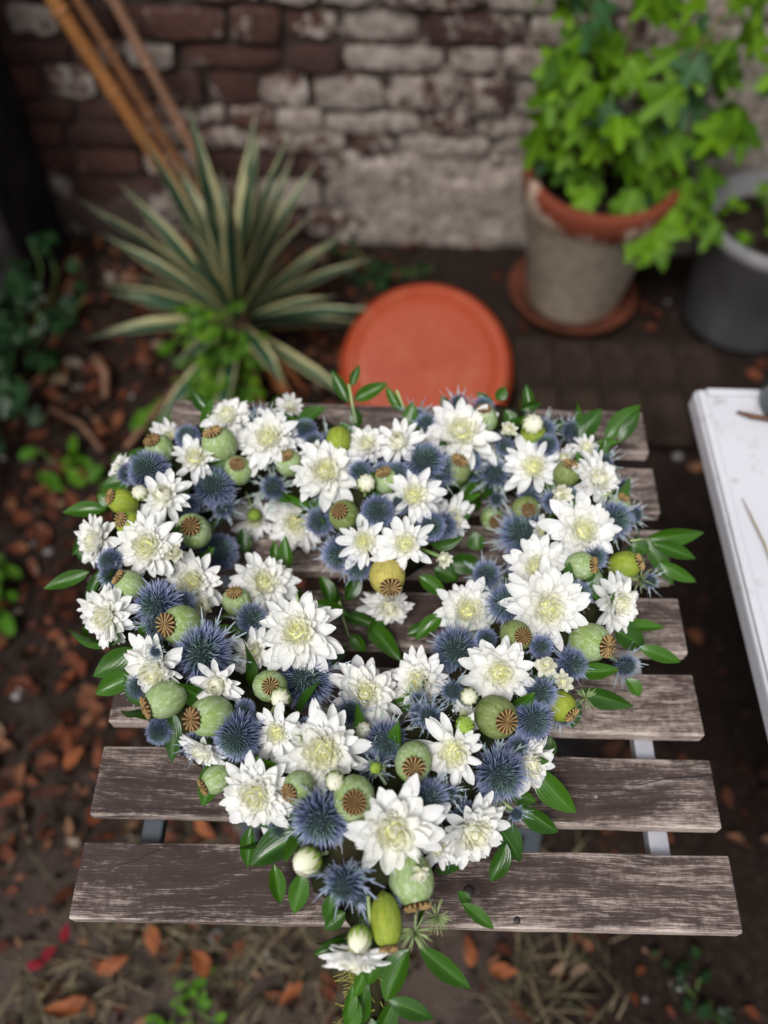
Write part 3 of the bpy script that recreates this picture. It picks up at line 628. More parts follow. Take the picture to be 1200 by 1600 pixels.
def pod(bu, bv, wpx, cu, cv, m='pod_g', away=False, long=False, lift=0.25):
    p, c = on_wreath(bu, bv); s = wpx * depth(p) / FPX * 0.96
    el = 1.5 if long else 1.0
    dx, dy = (cu - bu) / (wpx * 0.82 * el), -(cv - bv) / (wpx * 0.82 * el); l = math.hypot(dx, dy)
    if l > 0.99: dx, dy = dx / l * 0.99, dy / l * 0.99
    dz = math.sqrt(max(0.0, 1 - dx * dx - dy * dy)); nrm = (rt * dx + up * dy - fw * (-dz if away else dz)).normalized()
    p = p - ray(bu, bv).normalized() * s * lift
    if p.y > -0.01: p.z = max(p.z, TZ + s * 0.5)
    rs = random.Random(int(bu + bv)); i = rs.randrange(4)
    part = link('poppy_pod', LONG if long else PODM[m][i], wr, wri @ xform(p, frame(nrm, up, rs.uniform(0, 6)), s))
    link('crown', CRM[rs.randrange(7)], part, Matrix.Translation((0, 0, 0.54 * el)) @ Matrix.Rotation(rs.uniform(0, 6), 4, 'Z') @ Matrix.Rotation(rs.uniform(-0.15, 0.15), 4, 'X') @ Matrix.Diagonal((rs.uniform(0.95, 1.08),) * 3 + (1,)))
    stem_to(part, p - nrm * s * 0.58 * el, c, 0.0025)
PODS = [(250, 702, 46, 238, 682), (343, 694, 54, 332, 667), (372, 735, 46, 375, 721), (452, 724, 42, 447, 706), (192, 784, 44, 168, 772, 'pod_y'), (202, 818, 42, 190, 808, 'pod_y'),
 (302, 830, 58, 305, 817), (203, 914, 46, 180, 893), (283, 977, 62, 257, 970), (370, 940, 46, 368, 915), (422, 1072, 54, 428, 1064), (258, 1093, 62, 219, 1106), (329, 1119, 66, 293, 1117),
 (338, 1218, 46, 309, 1230), (466, 1230, 50, 447, 1232), (553, 1248, 72, 556, 1238), (646, 1190, 63, 645, 1190), (775, 1120, 68, 793, 1119, 'pod_d'), (876, 1103, 48, 897, 1118, 'pod_y'),
 (643, 1376, 74, 656, 1424, 'pod_g', False, False, -0.15), (605, 900, 58, 613, 925, 'pod_c'), (806, 993, 50, 817, 989, 'pod_d'), (922, 1003, 62, 953, 1007), (908, 884, 44, 933, 881), (976, 883, 48, 1006, 874, 'pod_y'),
 (885, 741, 42, 890, 718, 'pod_d'), (822, 796, 46, 822, 797, 'pod_d'), (770, 811, 42, 774, 818), (711, 735, 48, 720, 712, 'pod_d'), (604, 752, 42, 596, 731), (538, 805, 50, 528, 795, 'pod_d'),
 (757, 655, 42, 753, 632), (967, 788, 34, 972, 772)]
for a in PODS: pod(*a)
pod(603, 1440, 50, 609, 1488, 'pod_y', long=True, lift=0.3)
pod(530, 687, 42, 529, 668, 'pod_y', away=True); pod(833, 676, 38, 832, 658, 'pod_y', away=True)

# --- thistles
def spine(b, p, d, L, w, c, t0=0.0):
    x = d.orthogonal().normalized(); y = d.cross(x)
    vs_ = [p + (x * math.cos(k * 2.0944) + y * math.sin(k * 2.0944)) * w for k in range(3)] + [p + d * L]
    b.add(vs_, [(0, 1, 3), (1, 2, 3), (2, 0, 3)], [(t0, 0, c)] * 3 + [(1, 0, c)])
def head_mesh(seed, N, L, rag):
    rs = random.Random(seed); b = MB(); el = rs.uniform(1.0, 1.2)
    for i in range(N):
        z = 1 - 1.55 * (i + 0.5) / N; r = math.sqrt(max(0, 1 - z * z)); a = i * 2.399963
        nrm = Vector((r * math.cos(a), r * math.sin(a), z)); p = Vector((nrm.x * 0.70, nrm.y * 0.70, nrm.z * 0.70 * el))
        d = (nrm + Vector((rs.gauss(0, 1), rs.gauss(0, 1), rs.gauss(0, 1) + 0.5)) * rag).normalized()
        pole = smooth(0.45, 0.95, z)
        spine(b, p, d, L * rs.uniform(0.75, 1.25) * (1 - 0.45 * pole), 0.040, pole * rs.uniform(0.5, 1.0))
    return b.mesh('spines', M['spine'], False)
def bract_geo(b, az, el, L, w, rs):
    Mx = Matrix.Rotation(az, 4, 'Z') @ Matrix.Translation((0.35, 0, -0.5)) @ Matrix.Rotation(-el, 4, 'Y') @ Matrix.Rotation(rs.uniform(-.6, .6), 4, 'X')
    cv = rs.uniform(-0.05, 0.35)
    def P(u, s): return (u * L, s * w * (1 - 0.85 * u) * (0.5 + u * 1.6 if u < .3 else 1), cv * L * u * u + 0.25 * abs(s) * w)
    us = (0, .3, .6, 1.0); vs_ = []; at_ = []
    for u in us:
        for s in (-1, 0, 1): vs_.append(P(u, s)); at_.append((u, s, 0))
    fs = [(i * 3 + j, (i + 1) * 3 + j, (i + 1) * 3 + j + 1, i * 3 + j + 1) for i in range(3) for j in (0, 1)]
    for u in (0.3, 0.55):
        for s in (-1, 1):
            o = len(vs_); vs_ += [P(u - 0.05, s * 0.9), P(u + 0.07, s * 0.9), (u * L + 0.17 * L, s * (w * 0.8 + 0.055 * L), cv * L * u * u + 0.05 * L)]
            at_ += [(u, s, 0), (u, s, 0), (1, s, 0)]; fs.append((o, o + 1, o + 2))
    b.add(vs_, fs, at_, Mx)
def bract_mesh(seed, N, L, el, w=0.13):
    rs = random.Random(seed); b = MB()
    for k in range(N): bract_geo(b, 2 * math.pi * k / N + rs.uniform(-.2, .2), R(el + rs.uniform(-16, 16)), L * rs.uniform(0.75, 1.2), w, rs)
    return b.mesh('bracts', M['bract'])
HEADS = {'globe': [head_mesh(i, 430, 0.42, 0.12) for i in range(3)], 'shaggy': [head_mesh(10 + i, 460, 0.62, 0.24) for i in range(4)], 'star': [head_mesh(20 + i, 170, 0.6, 0.22) for i in range(3)]}
BRACTS = {'globe': [bract_mesh(i, 7, 0.9, 12) for i in range(2)], 'shaggy': [bract_mesh(5 + i, 14, 1.6, 18, 0.10) for i in range(4)], 'star': [bract_mesh(15 + i, 13, 2.3, 18, 0.13) for i in range(4)]}
cb = MB(); cb.lathe([(0.02, -0.7), (0.4, -0.66), (0.66, -0.4), (0.74, 0), (0.62, 0.42), (0.35, 0.68), (0.02, 0.76)], 12); COREM = cb.mesh('thistle', M['core'])
def thistle(u, v, rpx, kind='globe', tx=0, ty=0, lift=0.3):
    p, c = on_wreath(u, v); s = rpx * depth(p) / FPX; nrm = facing(tx, ty); p = p - ray(u, v).normalized() * s * lift
    if p.y > -0.01: p.z = max(p.z, TZ + s * 0.6)
    rs = random.Random(int(u * 3 + v)); part = link('thistle', COREM, wr, wri @ xform(p, frame(nrm, up, rs.uniform(0, 6)), s))
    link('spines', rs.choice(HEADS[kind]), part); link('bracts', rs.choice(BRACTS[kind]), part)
    stem_to(part, p - nrm * s * 0.6, c, 0.0016, 'palestem')
G, S, X = 'globe', 'shaggy', 'star'
TH_ = [(233, 737, 32, G, -.1, .35), (293, 683, 20, G, 0, .6), (405, 655, 16, S, 0, .5), (335, 762, 31, G, .1, .4), (348, 793, 15, X, .1, 0, 1.8), (427, 762, 18, X, 0, 0, 1.0), (343, 863, 29, G, .2, .3), (172, 877, 20, G, -.4, .1),
 (247, 945, 31, S, -.3, -.1), (393, 967, 21, S, .4, .4), (317, 1020, 38, S, .1, .2), (243, 1018, 9, X, -.1, 0, 5.0), (373, 1150, 36, G, -.2, -.2), (477, 1060, 37, S, .1, .1), (547, 1113, 19, X, .1, .5, 1.2), (603, 1157, 27, S, 0, 0),
 (503, 1278, 38, S, 0, -.2), (537, 1378, 27, X, -.1, -.5, .8), (780, 1208, 36, S, .2, -.2), (670, 1247, 26, S, .2, .1), (832, 1124, 31, G, .2, 0), (843, 1083, 23, S, .1, .1), (713, 1017, 33, S, -.1, .2), (707, 1080, 15, X, 0, .3, 1.5),
 (670, 1120, 16, X, -.2, .3, .5), (790, 943, 26, S, 0, .2, .8), (760, 897, 19, S, 0, .4), (905, 928, 17, S, .3, .3), (818, 836, 34, S, -.2, .3), (773, 740, 20, X, -.1, .1, .8), (775, 780, 10, X, 0, .1, 3.0),
 (943, 722, 13, X, .3, .3, 1.5), (975, 760, 11, X, .5, .2, 1.5), (960, 812, 25, S, .4, 0), (993, 804, 12, X, .6, 0, 1.0), (853, 697, 20, G, 0, .6), (890, 778, 17, G, .2, .2), (978, 1040, 17, X, .6, -.3, 1.0), (1016, 908, 11, X, .6, -.1, 1.0),
 (663, 724, 32, G, 0, .4), (590, 800, 26, G, 0, .1), (672, 822, 23, G, .2, 0), (500, 815, 20, S, -.1, -.1), (530, 865, 24, S, -.1, -.3), (558, 885, 19, S, .1, -.5), (563, 738, 17, S, 0, .3), (477, 672, 18, G, 0, .6),
 (717, 630, 14, X, 0, .6), (667, 662, 15, S, 0, .6), (893, 1037, 22, S, .4, 0), (807, 1272, 10, X, .4, -.4, 2.0), (618, 745, 24, G, 0, .3), (610, 1415, 14, S, .3, -.7), (930, 870, 16, S, .4, .1), (880, 1120, 14, X, .5, -.6), (655, 1095, 14, X, -.3, 0), (745, 1290, 12, S, .3, -.3), (560, 1400, 15, X, 0, -.8), (690, 735, 22, S, 0, .3), (735, 720, 16, S, .1, .4), (845, 1010, 16, S, 0, 0), (700, 1240, 14, X, .2, 0), (586, 1200, 12, X, 0, 0, 1.6)]
for a in TH_: thistle(*a)
for i, (u, v) in enumerate(FILL):
    if i % 4: thistle(u, v, rf.uniform(13, 21), rf.choice((S, S, X, G)), rf.uniform(-.5, .5), rf.uniform(-.4, .5), -0.2)

# --- buds
def bud_mesh(seed, mat, c):
    rs = random.Random(seed); b = MB(); b.lathe([(0.02, -0.85), (0.6, -0.7), (0.86, -0.2), (0.86, 0.2), (0.62, 0.64), (0.25, 0.86), (0.01, 0.88)], 14, None, c, None, 1)
    b.a = [(0.75, 0, c)] * len(b.v)
    for lay in range(2):
        n_ = 9
        for k in range(n_):
            az = 2 * math.pi * (k + lay * .5) / n_; vs_ = []; at_ = []
            for i in range(6):
                th = 2.2 - i / 5 * (2.0 + 0.15 * lay) + rs.uniform(-.04, .04); w = (0.33 - 0.08 * lay) * math.sin(math.pi * (0.12 + 0.76 * i / 5)); rr = 0.93 + 0.10 * lay + 0.04 * (i == 5)
                for s in (-1, 0, 1):
                    a = az + s * w / max(0.35, math.sin(th)); q = rr * (1.0 + 0.10 * s + (0.05 if s == 0 else -0.03))
                    vs_.append((q * math.sin(th) * math.cos(a), q * math.sin(th) * math.sin(a), q * math.cos(th) * 1.05)); at_.append((i / 5, s, c))
            b.add(vs_, [(i * 3 + j, i * 3 + j + 1, (i + 1) * 3 + j + 1, (i + 1) * 3 + j) for i in range(5) for j in (0, 1)], at_)
    return b.mesh('bud', [mat, M['budgreen']])
def sepal_mesh():
    b = MB(); rs = random.Random(4)
    for k in range(11):
        az = 2 * math.pi * k / 11; vs_ = []; n_ = 5; top = rs.uniform(0.9, 1.35)
        for i in range(n_):
            th = 3.0 - (3.0 - top) * i / (n_ - 1); w = 0.30 * (1 - i / (n_ - 1)) ** .7 + 0.02
            for s in (-1, 0, 1):
                a = az + s * w / max(0.3, math.sin(th)); q = 1.15
                vs_.append((q * math.sin(th) * math.cos(a), q * math.sin(th) * math.sin(a), q * math.cos(th) * 1.05))
        b.add(vs_, [(i * 3 + j, i * 3 + j + 1, (i + 1) * 3 + j + 1, (i + 1) * 3 + j) for i in range(n_ - 1) for j in (0, 1)])
    return b.mesh('sepals', M['budgreen'])
BUDM = [bud_mesh(i, M['petal'], 0.55) for i in range(3)] + [bud_mesh(9, M['budgreen'], 0)]; SEPM = sepal_mesh()
def bud(u, v, rpx, tx=0, ty=0, green=False, lift=0.9):
    p, c = on_wreath(u, v); s = rpx * depth(p) / FPX * 0.95; nrm = facing(tx, ty); p = p - ray(u, v).normalized() * (s * lift + 0.012); rs = random.Random(int(u + 5 * v))
    part = link('bud', BUDM[3] if green else BUDM[rs.randrange(3)], wr, wri @ xform(p, frame(nrm, up, rs.uniform(0, 6)), s))
    link('sepals', SEPM, part); stem_to(part, p - nrm * s, c, 0.0016, 'palestem')
for a in [(218, 770, 12, 0, .3), (438, 1090, 15, 0, -.1), (523, 1220, 15, 0, 0), (733, 1088, 13, 0, .1), (727, 1132, 14, 0, 0, True), (567, 1142, 14, 0, .5), (572, 755, 14, 0, .3),
          (832, 663, 16, 0, .3), (480, 1347, 21, -.7, -.3), (562, 1467, 18, -.1, -.8), (397, 805, 10, .1, 0, True), (587, 1200, 9, 0, 0, True)]: bud(*a)

# --- ruscus leaves
def leaf_mesh(seed, wd=0.36, arch=0.25, fold=0.25, mat='leaf'):
    rs = random.Random(seed); b = MB(); nu, nv = 9, 4; vs_ = []; at_ = []; tw = rs.uniform(-0.4, 0.4); sd_ = rs.uniform(-.06, .06)
    for i in range(nu + 1):
        u = i / nu; hw = wd / 2 * (math.sin(math.pi * min(1, u ** 0.82)) ** 0.85 if 0 < u < 1 else 0) + 0.006; a = tw * (u - .3)
        for j in range(nv + 1):
            s = -1 + 2 * j / nv; y, z = s * hw, abs(s) * hw * fold + 0.012 * math.sin(u * 9 + s * 2)
            vs_.append((u, y * math.cos(a) - z * math.sin(a) + sd_ * math.sin(math.pi * u), y * math.sin(a) + z * math.cos(a) + arch * (0.25 - (u - 0.5) ** 2)))
            at_.append((u, s, 0))
    b.add(vs_, [(i * (nv + 1) + j, (i + 1) * (nv + 1) + j, (i + 1) * (nv + 1) + j + 1, i * (nv + 1) + j + 1) for i in range(nu) for j in range(nv)], at_)
    return b.mesh('leaf', M[mat])
LEAFM = [leaf_mesh(i, 1.0, random.uniform(.1, .35), random.uniform(.1, .4)) for i in range(8)]
def place_leaf(P, Q, w, roll=0.0, i=None, nn=None):
    d = Q - P; L = d.length; x = d.normalized(); n0 = nn or (CAM - P).normalized(); z = (n0 - x * n0.dot(x)).normalized(); y = z.cross(x)
    Rm = Matrix((x, y, z)).transposed().to_4x4() @ Matrix.Rotation(roll, 4, 'X')
    link('leaf', LEAFM[i if i is not None else random.randrange(8)], wr, wri @ Matrix.Translation(P) @ Rm @ Matrix.Diagonal((L, w, min(L, w * 2.2) , 1)))
def leaf_px(bu, bv, tu, tv, wpx, dz=0.0, back=0.012):
    P, c = on_wreath(bu, bv); P = P - (P - CAM).normalized() * -back
    Q = at(tu, tv, t=(depth(P)) * (1 + dz))
    if Q.y > -0.01 and Q.z < TZ + 0.004: Q = at(tu, tv, z=TZ + 0.006)
    if P.y > -0.01 and P.z < TZ + 0.004: P = at(bu, bv, z=TZ + 0.006)
    place_leaf(P, Q, wpx * depth(P) / FPX, random.uniform(-.35, .35))
LV = [(575, 1500, 552, 1560, 20), (560, 1560, 540, 1625, 26), (585, 1470, 575, 1540, 30), (600, 1590, 640, 1640, 26), (845, 690, 868, 655, 22), (800, 665, 790, 640, 22), (850, 670, 885, 665, 20), (700, 640, 690, 618, 16), (470, 655, 492, 640, 18), (380, 650, 372, 632, 16), (815, 640, 845, 630, 18), (167, 795, 98, 801, 26), (163, 810, 113, 868, 24), (140, 893, 68, 920, 24), (157, 890, 133, 952, 16), (208, 1012, 146, 1057, 38), (212, 1055, 149, 1085, 34), (270, 1112, 268, 1192, 28), (335, 648, 298, 608, 22),
 (545, 630, 518, 578, 20), (553, 625, 606, 598, 24), (548, 604, 562, 570, 14), (628, 642, 603, 603, 16), (642, 668, 645, 628, 24), (560, 668, 553, 636, 22), (770, 640, 745, 612, 18), (775, 625, 790, 604, 20), (830, 640, 822, 600, 18),
 (903, 692, 940, 638, 32), (945, 687, 1001, 632, 30), (968, 692, 1000, 640, 22), (925, 698, 968, 690, 16), (1008, 842, 1100, 832, 30), (1018, 848, 1087, 873, 24), (1008, 842, 1052, 915, 26), (1030, 878, 1088, 909, 22), (985, 850, 1015, 862, 30),
 (965, 978, 1040, 981, 20), (960, 985, 1008, 1012, 42), (998, 1010, 1064, 1034, 24), (895, 1050, 968, 1046, 26), (903, 1080, 990, 1104, 32), (978, 1060, 1000, 1088, 22), (893, 922, 889, 868, 28), (918, 930, 933, 884, 28), (935, 940, 940, 895, 22),
 (833, 1196, 900, 1270, 42), (812, 1258, 872, 1300, 32), (795, 1238, 838, 1252, 24), (768, 1278, 814, 1347, 42), (765, 1293, 708, 1364, 24), (792, 1318, 766, 1378, 30), (715, 1393, 735, 1420, 18), (722, 1412, 772, 1452, 22), (655, 1478, 736, 1545, 32),
 (640, 1482, 603, 1565, 42), (566, 1600, 571, 1522, 26), (606, 1562, 678, 1592, 30), (618, 1560, 588, 1630, 32), (540, 1425, 507, 1452, 26), (545, 1470, 490, 1492, 22), (520, 1395, 512, 1450, 26), (462, 1268, 384, 1278, 38), (482, 1300, 392, 1352, 50),
 (393, 1290, 387, 1356, 24), (428, 1350, 438, 1412, 26), (473, 1362, 459, 1428, 32), (358, 1182, 316, 1260, 40), (452, 888, 446, 836, 22), (432, 880, 428, 845, 16), (470, 938, 452, 910, 24), (525, 972, 525, 916, 18), (538, 962, 588, 976, 20),
 (546, 992, 572, 1018, 22), (575, 978, 628, 1034, 30), (636, 992, 684, 972, 22), (698, 880, 757, 882, 32), (678, 888, 716, 906, 32), (655, 900, 697, 932, 26), (610, 1106, 664, 1098, 26), (720, 770, 745, 740, 30), (745, 800, 735, 770, 26), (510, 760, 485, 790, 22),
 (385, 865, 378, 825, 22), (380, 1000, 370, 960, 22), (410, 1020, 440, 1035, 30), (750, 860, 740, 830, 28), (700, 1100, 735, 1125, 22), (590, 1430, 560, 1440, 26), (240, 1000, 215, 975, 24), (150, 880, 118, 862, 18), (200, 745, 160, 760, 22), (175, 790, 152, 772, 20),
 (550, 1540, 538, 1600, 22), (580, 1590, 600, 1660, 34), (860, 1150, 850, 1190, 26), (900, 1090, 893, 1140, 22), (500, 900, 520, 950, 24), (490, 940, 545, 960, 26), (600, 960, 575, 1000, 24), (540, 1010, 505, 1040, 24), (690, 960, 650, 1000, 26), (560, 900, 540, 940, 26)]
for a in LV: leaf_px(*a)
rs = random.Random(11)
for i in range(110):      # leaves tucked under the blooms
    j = rs.randrange(len(CL)); p = CL[j]; d = (CL[(j + 1) % len(CL)] - CL[j - 1]).normalized(); sdv = d.cross(Vector((0, 0, 1))).normalized()
    an = rs.uniform(0.0, math.pi); nn = sdv * math.cos(an) + Vector((0, 0, 1)) * math.sin(an) * 0.9; P = p + nn * 0.044; dirv = (nn * 0.45 + d * rs.uniform(-1, 1) + sdv * rs.uniform(-.5, .5) * 0.5).normalized()
    Q = P + dirv * rs.uniform(0.028, 0.042); Q.z = max(Q.z, TZ + 0.006)
    place_leaf(P, Q, rs.uniform(0.012, 0.019), rs.uniform(-.6, .6), None, nn)
# stems and wisps
def strand(name, px, r, m, dz=-0.004):
    b = MB(); P = []
    for u, v in px:
        p, c = on_wreath(u, v); P.append(p + (CAM - p).normalized() * 0.006)
    b.tube(P, [r] * (len(P) - 1) + [r * 0.4], 6); b.build(name, M[m], wr, wri)
for px in ([(455, 890), (462, 925), (472, 955)], [(530, 940), (536, 965), (547, 1000)], [(545, 600), (550, 630), (556, 660)], [(620, 610), (632, 640), (640, 670)], [(985, 845), (1010, 842)], [(575, 1400), (578, 1440), (572, 1470)],
           [(650, 1465), (660, 1485)], [(766, 1240), (785, 1262), (803, 1270)], [(945, 775), (965, 765)], [(900, 700), (945, 688)], [(690, 1405), (684, 1425)], [(768, 1250), (766, 1280)], [(505, 1300), (490, 1330)]): strand('stem', px, 0.0013, 'palestem')
def wisp(u, v, rpx, n_, seed):
    rs = random.Random(seed); p, c = on_wreath(u, v); p = p + (CAM - p).normalized() * 0.012; s = rpx * depth(p) / FPX; b = MB()
    for k in range(n_):
        d = (facing(0, 0) * rs.uniform(-.1, .9) + rt * rs.gauss(0, .6) + up * rs.gauss(0, .6)).normalized()
        b.tube([p, p + d * s * .5, p + d * s + up * s * rs.uniform(-.2, .2)], [0.0006, 0.0005, 0.0002], 3)
    tag(b.build('wisp', M['palestem'], wr, wri), kind='stuff')
for i, a in enumerate([(682, 1432, 26, 30), (648, 1455, 30, 34), (588, 1200, 16, 26), (640, 1085, 22, 20), (915, 1090, 20, 16), (1000, 905, 30, 22), (520, 1120, 20, 16), (470, 1150, 18, 14)]): wisp(*a, i)
b = MB(); rs = random.Random(5)
for k in range(420):
    u, v = rs.uniform(545, 602), rs.uniform(1505, 1640); p = at(u, v, t=0.665 + rs.uniform(-.012, .02)); d = Vector((rs.gauss(0, 1), rs.gauss(0, .6), rs.gauss(0, 1))).normalized() * rs.uniform(0.006, 0.016)
    b.tube([p, p + d * .5 + Vector((0, 0, rs.gauss(0, .002))), p + d], [0.0004] * 3, 3)
tag(b.build('moss_fibres', M['mossfibre'], wr, wri), kind='stuff')

# ------------------------------------------------------------------ white table with a pot at the right
wc = at(1085, 606, z=TZ)
wt = empty('white_table', (wc.x + 0.35, wc.y - 0.35, 0), 'white painted square table at the right edge of the picture', 'table'); wti = root_inv(wt)
b = MB(); b.box((0, 0, -0.014), (0.70, 0.74, 0.028)); o = b.build('table_top', M['white'], wt, wti @ Matrix.Translation((wc.x + 0.35, wc.y - 0.37, TZ - 0.002)), False); bevel(o, 0.005, 3)
for (cx, cy, sx, sy) in ((0.004, -0.37, 0.010, 0.735), (0.35, -0.004, 0.68, 0.010)):
    b = MB(); b.box((0, 0, 0), (sx, sy, 0.006)); bevel(b.build('raised_edge', M['white'], wt, wti @ Matrix.Translation((wc.x + cx + 0.003, wc.y + cy - 0.003, TZ + 0.0005)), False), 0.002)
for dx in (0.34, 0.60):
    for dy in (-0.06, -0.68): b = MB(); b.box((0, 0, 0.33), (0.04, 0.04, 0.66)); bevel(b.build('leg', M['white'], wt, wti @ Matrix.Translation((wc.x + dx, wc.y + dy, 0.0)), False), 0.004)
gp = at(1262, 640, z=TZ)
b = MB(); b.lathe([(0.001, 0.004), (0.052, 0.004), (0.055, 0.0), (0.058, 0.006), (0.070, 0.085), (0.074, 0.087), (0.076, 0.10), (0.071, 0.101), (0.066, 0.085), (0.001, 0.08)], 40)
tag(b.build('plant_pot', M['teal'], None, Matrix.Translation((gp.x, gp.y, TZ + 0.001))), 'dark teal glazed pot on the white table, cut off by the frame', 'pot')
tp_ = [at(u, v, z=TZ + 0.006) for u, v in ((1152, 643), (1175, 650), (1200, 654), (1230, 662))]
b = MB(); b.tube(tp_, [0.0015, 0.003, 0.003, 0.002], 6); tag(b.build('twig', M['twig']), 'short dark twig lying on the white table beside the pot', 'twig')
tp_ = [at(u, v, z=TZ + 0.005) for u, v in ((1160, 778), (1178, 815), (1195, 850), (1215, 905))]
b = MB(); b.tube(tp_, [0.0004, 0.0011, 0.0011, 0.0008], 5, 1.0); tag(b.build('grass_blade', M['dry']), 'pale dry grass blade lying on the white table', 'grass blade')

# ------------------------------------------------------------------ bamboo poles
def pole(px0, px1, rad, m, label, f=0.5):
    B = at(*px0, z=0.0); yT = B.y + (WY - 0.03 - B.y) * f; T = at(*px1, y=yT); T = B + (T - B) * (1 / f) * 0.97
    root = empty('bamboo_pole', B, label, 'pole', 'bamboo poles leaning on the wall'); inv = root_inv(root)
    n_ = 8; b = MB(); P = []; rr = []
    for i in range(n_ * 6 + 1):
        t = i / (n_ * 6); P.append(B.lerp(T, t)); q = (t * n_) % 1; rr.append(rad * (1.10 if i % 6 == 0 else 1.0 - 0.04 * math.sin(math.pi * q)) * (1 - 0.2 * t))
    b.tube(P, rr, 12); b.build('cane', M[m], root, inv)
    for i in range(1, n_):
        p = B.lerp(T, i / n_); d = (T - B).normalized(); b = MB(); b.tube([p - d * 0.004, p, p + d * 0.004], [rad * 1.02, rad * 1.13, rad * 1.02], 12); b.build('node_ring', M[m], root, inv)
pole((372, 440), (84, 0), 0.018, 'bam1', 'thick orange bamboo pole leaning on the wall, leftmost of the three')
pole((395, 440), (122, 0), 0.013, 'bam2', 'brown bamboo pole leaning on the wall between orange and pale poles', 0.56)
pole((408, 432), (178, 0), 0.0135, 'bam3', 'pale pinkish bamboo pole, rightmost of the three leaning on the wall', 0.6)

# ------------------------------------------------------------------ yucca
yc = at(368, 482, z=0.17); yu = empty('yucca', (yc.x, yc.y, 0), 'spiky yucca rosette with cream-edged green blades before the brick wall', 'plant'); yi = root_inv(yu)
b = MB(); b.tube([(yc.x, yc.y, -0.02), (yc.x + .005, yc.y, 0.08), (yc.x, yc.y, 0.19)], [0.035, 0.03, 0.022], 10); b.build('trunk', M['twig'], yu, yi)
def blade(P, az, el, L, w, droop, m, rs):
    b = MB(); nu = 10; d0 = Vector((math.cos(az), math.sin(az), 0)); x = Vector(P); th = el; vs_ = []; at_ = []; sdv = Vector((-math.sin(az), math.cos(az), 0))
    for i in range(nu + 1):
        u = i / nu; hw = w / 2 * (0.55 + 0.45 * smooth(0, .35, u)) * (1 - smooth(.55, 1.0, u) * 0.97); nn = Vector((-math.sin(th) * d0.x, -math.sin(th) * d0.y, math.cos(th)))
        for s in (-1, -.5, 0, .5, 1): vs_.append(x + sdv * s * hw + nn * (abs(s) * hw * 0.45)); at_.append((u, s, 0))
        x = x + (d0 * math.cos(th) + Vector((0, 0, 1)) * math.sin(th)) * (L / nu); th -= droop / nu
    for q in vs_:
        q.y = min(q.y, WY - 0.03); q.z = max(q.z, 0.01)
    b.add(vs_, [(i * 5 + j, (i + 1) * 5 + j, (i + 1) * 5 + j + 1, i * 5 + j + 1) for i in range(nu) for j in range(4)], at_)
    b.build('leaf', M[m], yu, yi)
rs = random.Random(21)
for i in range(44):
    t = i / 43; el = R(86 - 90 * t ** 1.15 + rs.uniform(-6, 6)); az = i * 2.399963 + rs.uniform(-.15, .15)
    blade((yc.x + 0.02 * math.cos(az), yc.y + 0.02 * math.sin(az), 0.20 - 0.09 * t), az, el, rs.uniform(0.27, 0.355) + 0.08 * (t < 0.3), rs.uniform(0.031, 0.040), rs.uniform(0.0, 0.3), 'yucca', rs)
for i in range(7): blade((yc.x, yc.y, 0.09), -1.2 + rs.uniform(-1.2, 1.2), R(rs.uniform(-30, 0)), rs.uniform(0.12, 0.22), 0.022, 0.5, 'drybrown', rs)

# ------------------------------------------------------------------ leafy plants
def flat_leaf(outline, fold=0.15, seed=0, mat='lobed', droop=0.12):
    """leaf in the xy plane, stalk at the origin, tip on +x, from a polar outline"""
    b = MB(); n_ = len(outline); vs_ = [(0.0, 0.0, 0.0)]; at_ = [(0, 0, 0)]
    for k in (0.5, 1.0):
        for (x, y) in outline:
            xx, yy = x * k, y * k; vs_.append((xx, yy, abs(yy) * fold - droop * xx * xx + 0.03 * math.sin(7 * xx + 9 * yy + seed))); at_.append((k, yy * 2.0, 0))
    fs = [(0, 1 + i, 1 + (i + 1) % n_) for i in range(n_)] + [(1 + i, 1 + n_ + i, 1 + n_ + (i + 1) % n_, 1 + (i + 1) % n_) for i in range(n_)]
    b.add(vs_, fs, at_); return b.mesh('leaf', M[mat])
def lobed_outline(seed):
    rs = random.Random(seed); out = []; lobes = [(-2.15, .55), (-1.1, .85), (0, 1.0), (1.1, .85), (2.15, .55)]
    for k in range(40):
        a = -2.75 + 5.5 * k / 39; r = 0.46
        for (c, l) in lobes: r = max(r, l * (1 - (abs(a - c) / 0.8) ** 1.25) if abs(a - c) < 0.8 else 0)
        r *= 1 + 0.09 * (1 if k % 2 else -1) * rs.uniform(.4, 1); out.append((0.18 + 0.55 * r * math.cos(a), 0.55 * r * math.sin(a)))
    return out
def oval_outline(w=0.3, n_=14):
    return [(0.5 - 0.5 * math.cos(2 * math.pi * k / n_), w * math.sin(2 * math.pi * k / n_)) for k in range(n_)]
LOB = [flat_leaf(lobed_outline(i), random.uniform(.0, .25), i, 'lobed') for i in range(6)]; LOBD = [flat_leaf(lobed_outline(i), 0.1, i, 'lobed_d') for i in range(3)]
IVY = [flat_leaf(lobed_outline(10 + i), 0.1, i, 'ivy') for i in range(3)]; OVW = [flat_leaf(oval_outline(.3), 0.2, i, 'weed') for i in range(3)]
def leafy(root, inv, P, nrm, az, s, pool_): link('leaf', random.choice(pool_), root, inv @ xform(P, frame(nrm, Vector((0, 0, 1)), az), s))
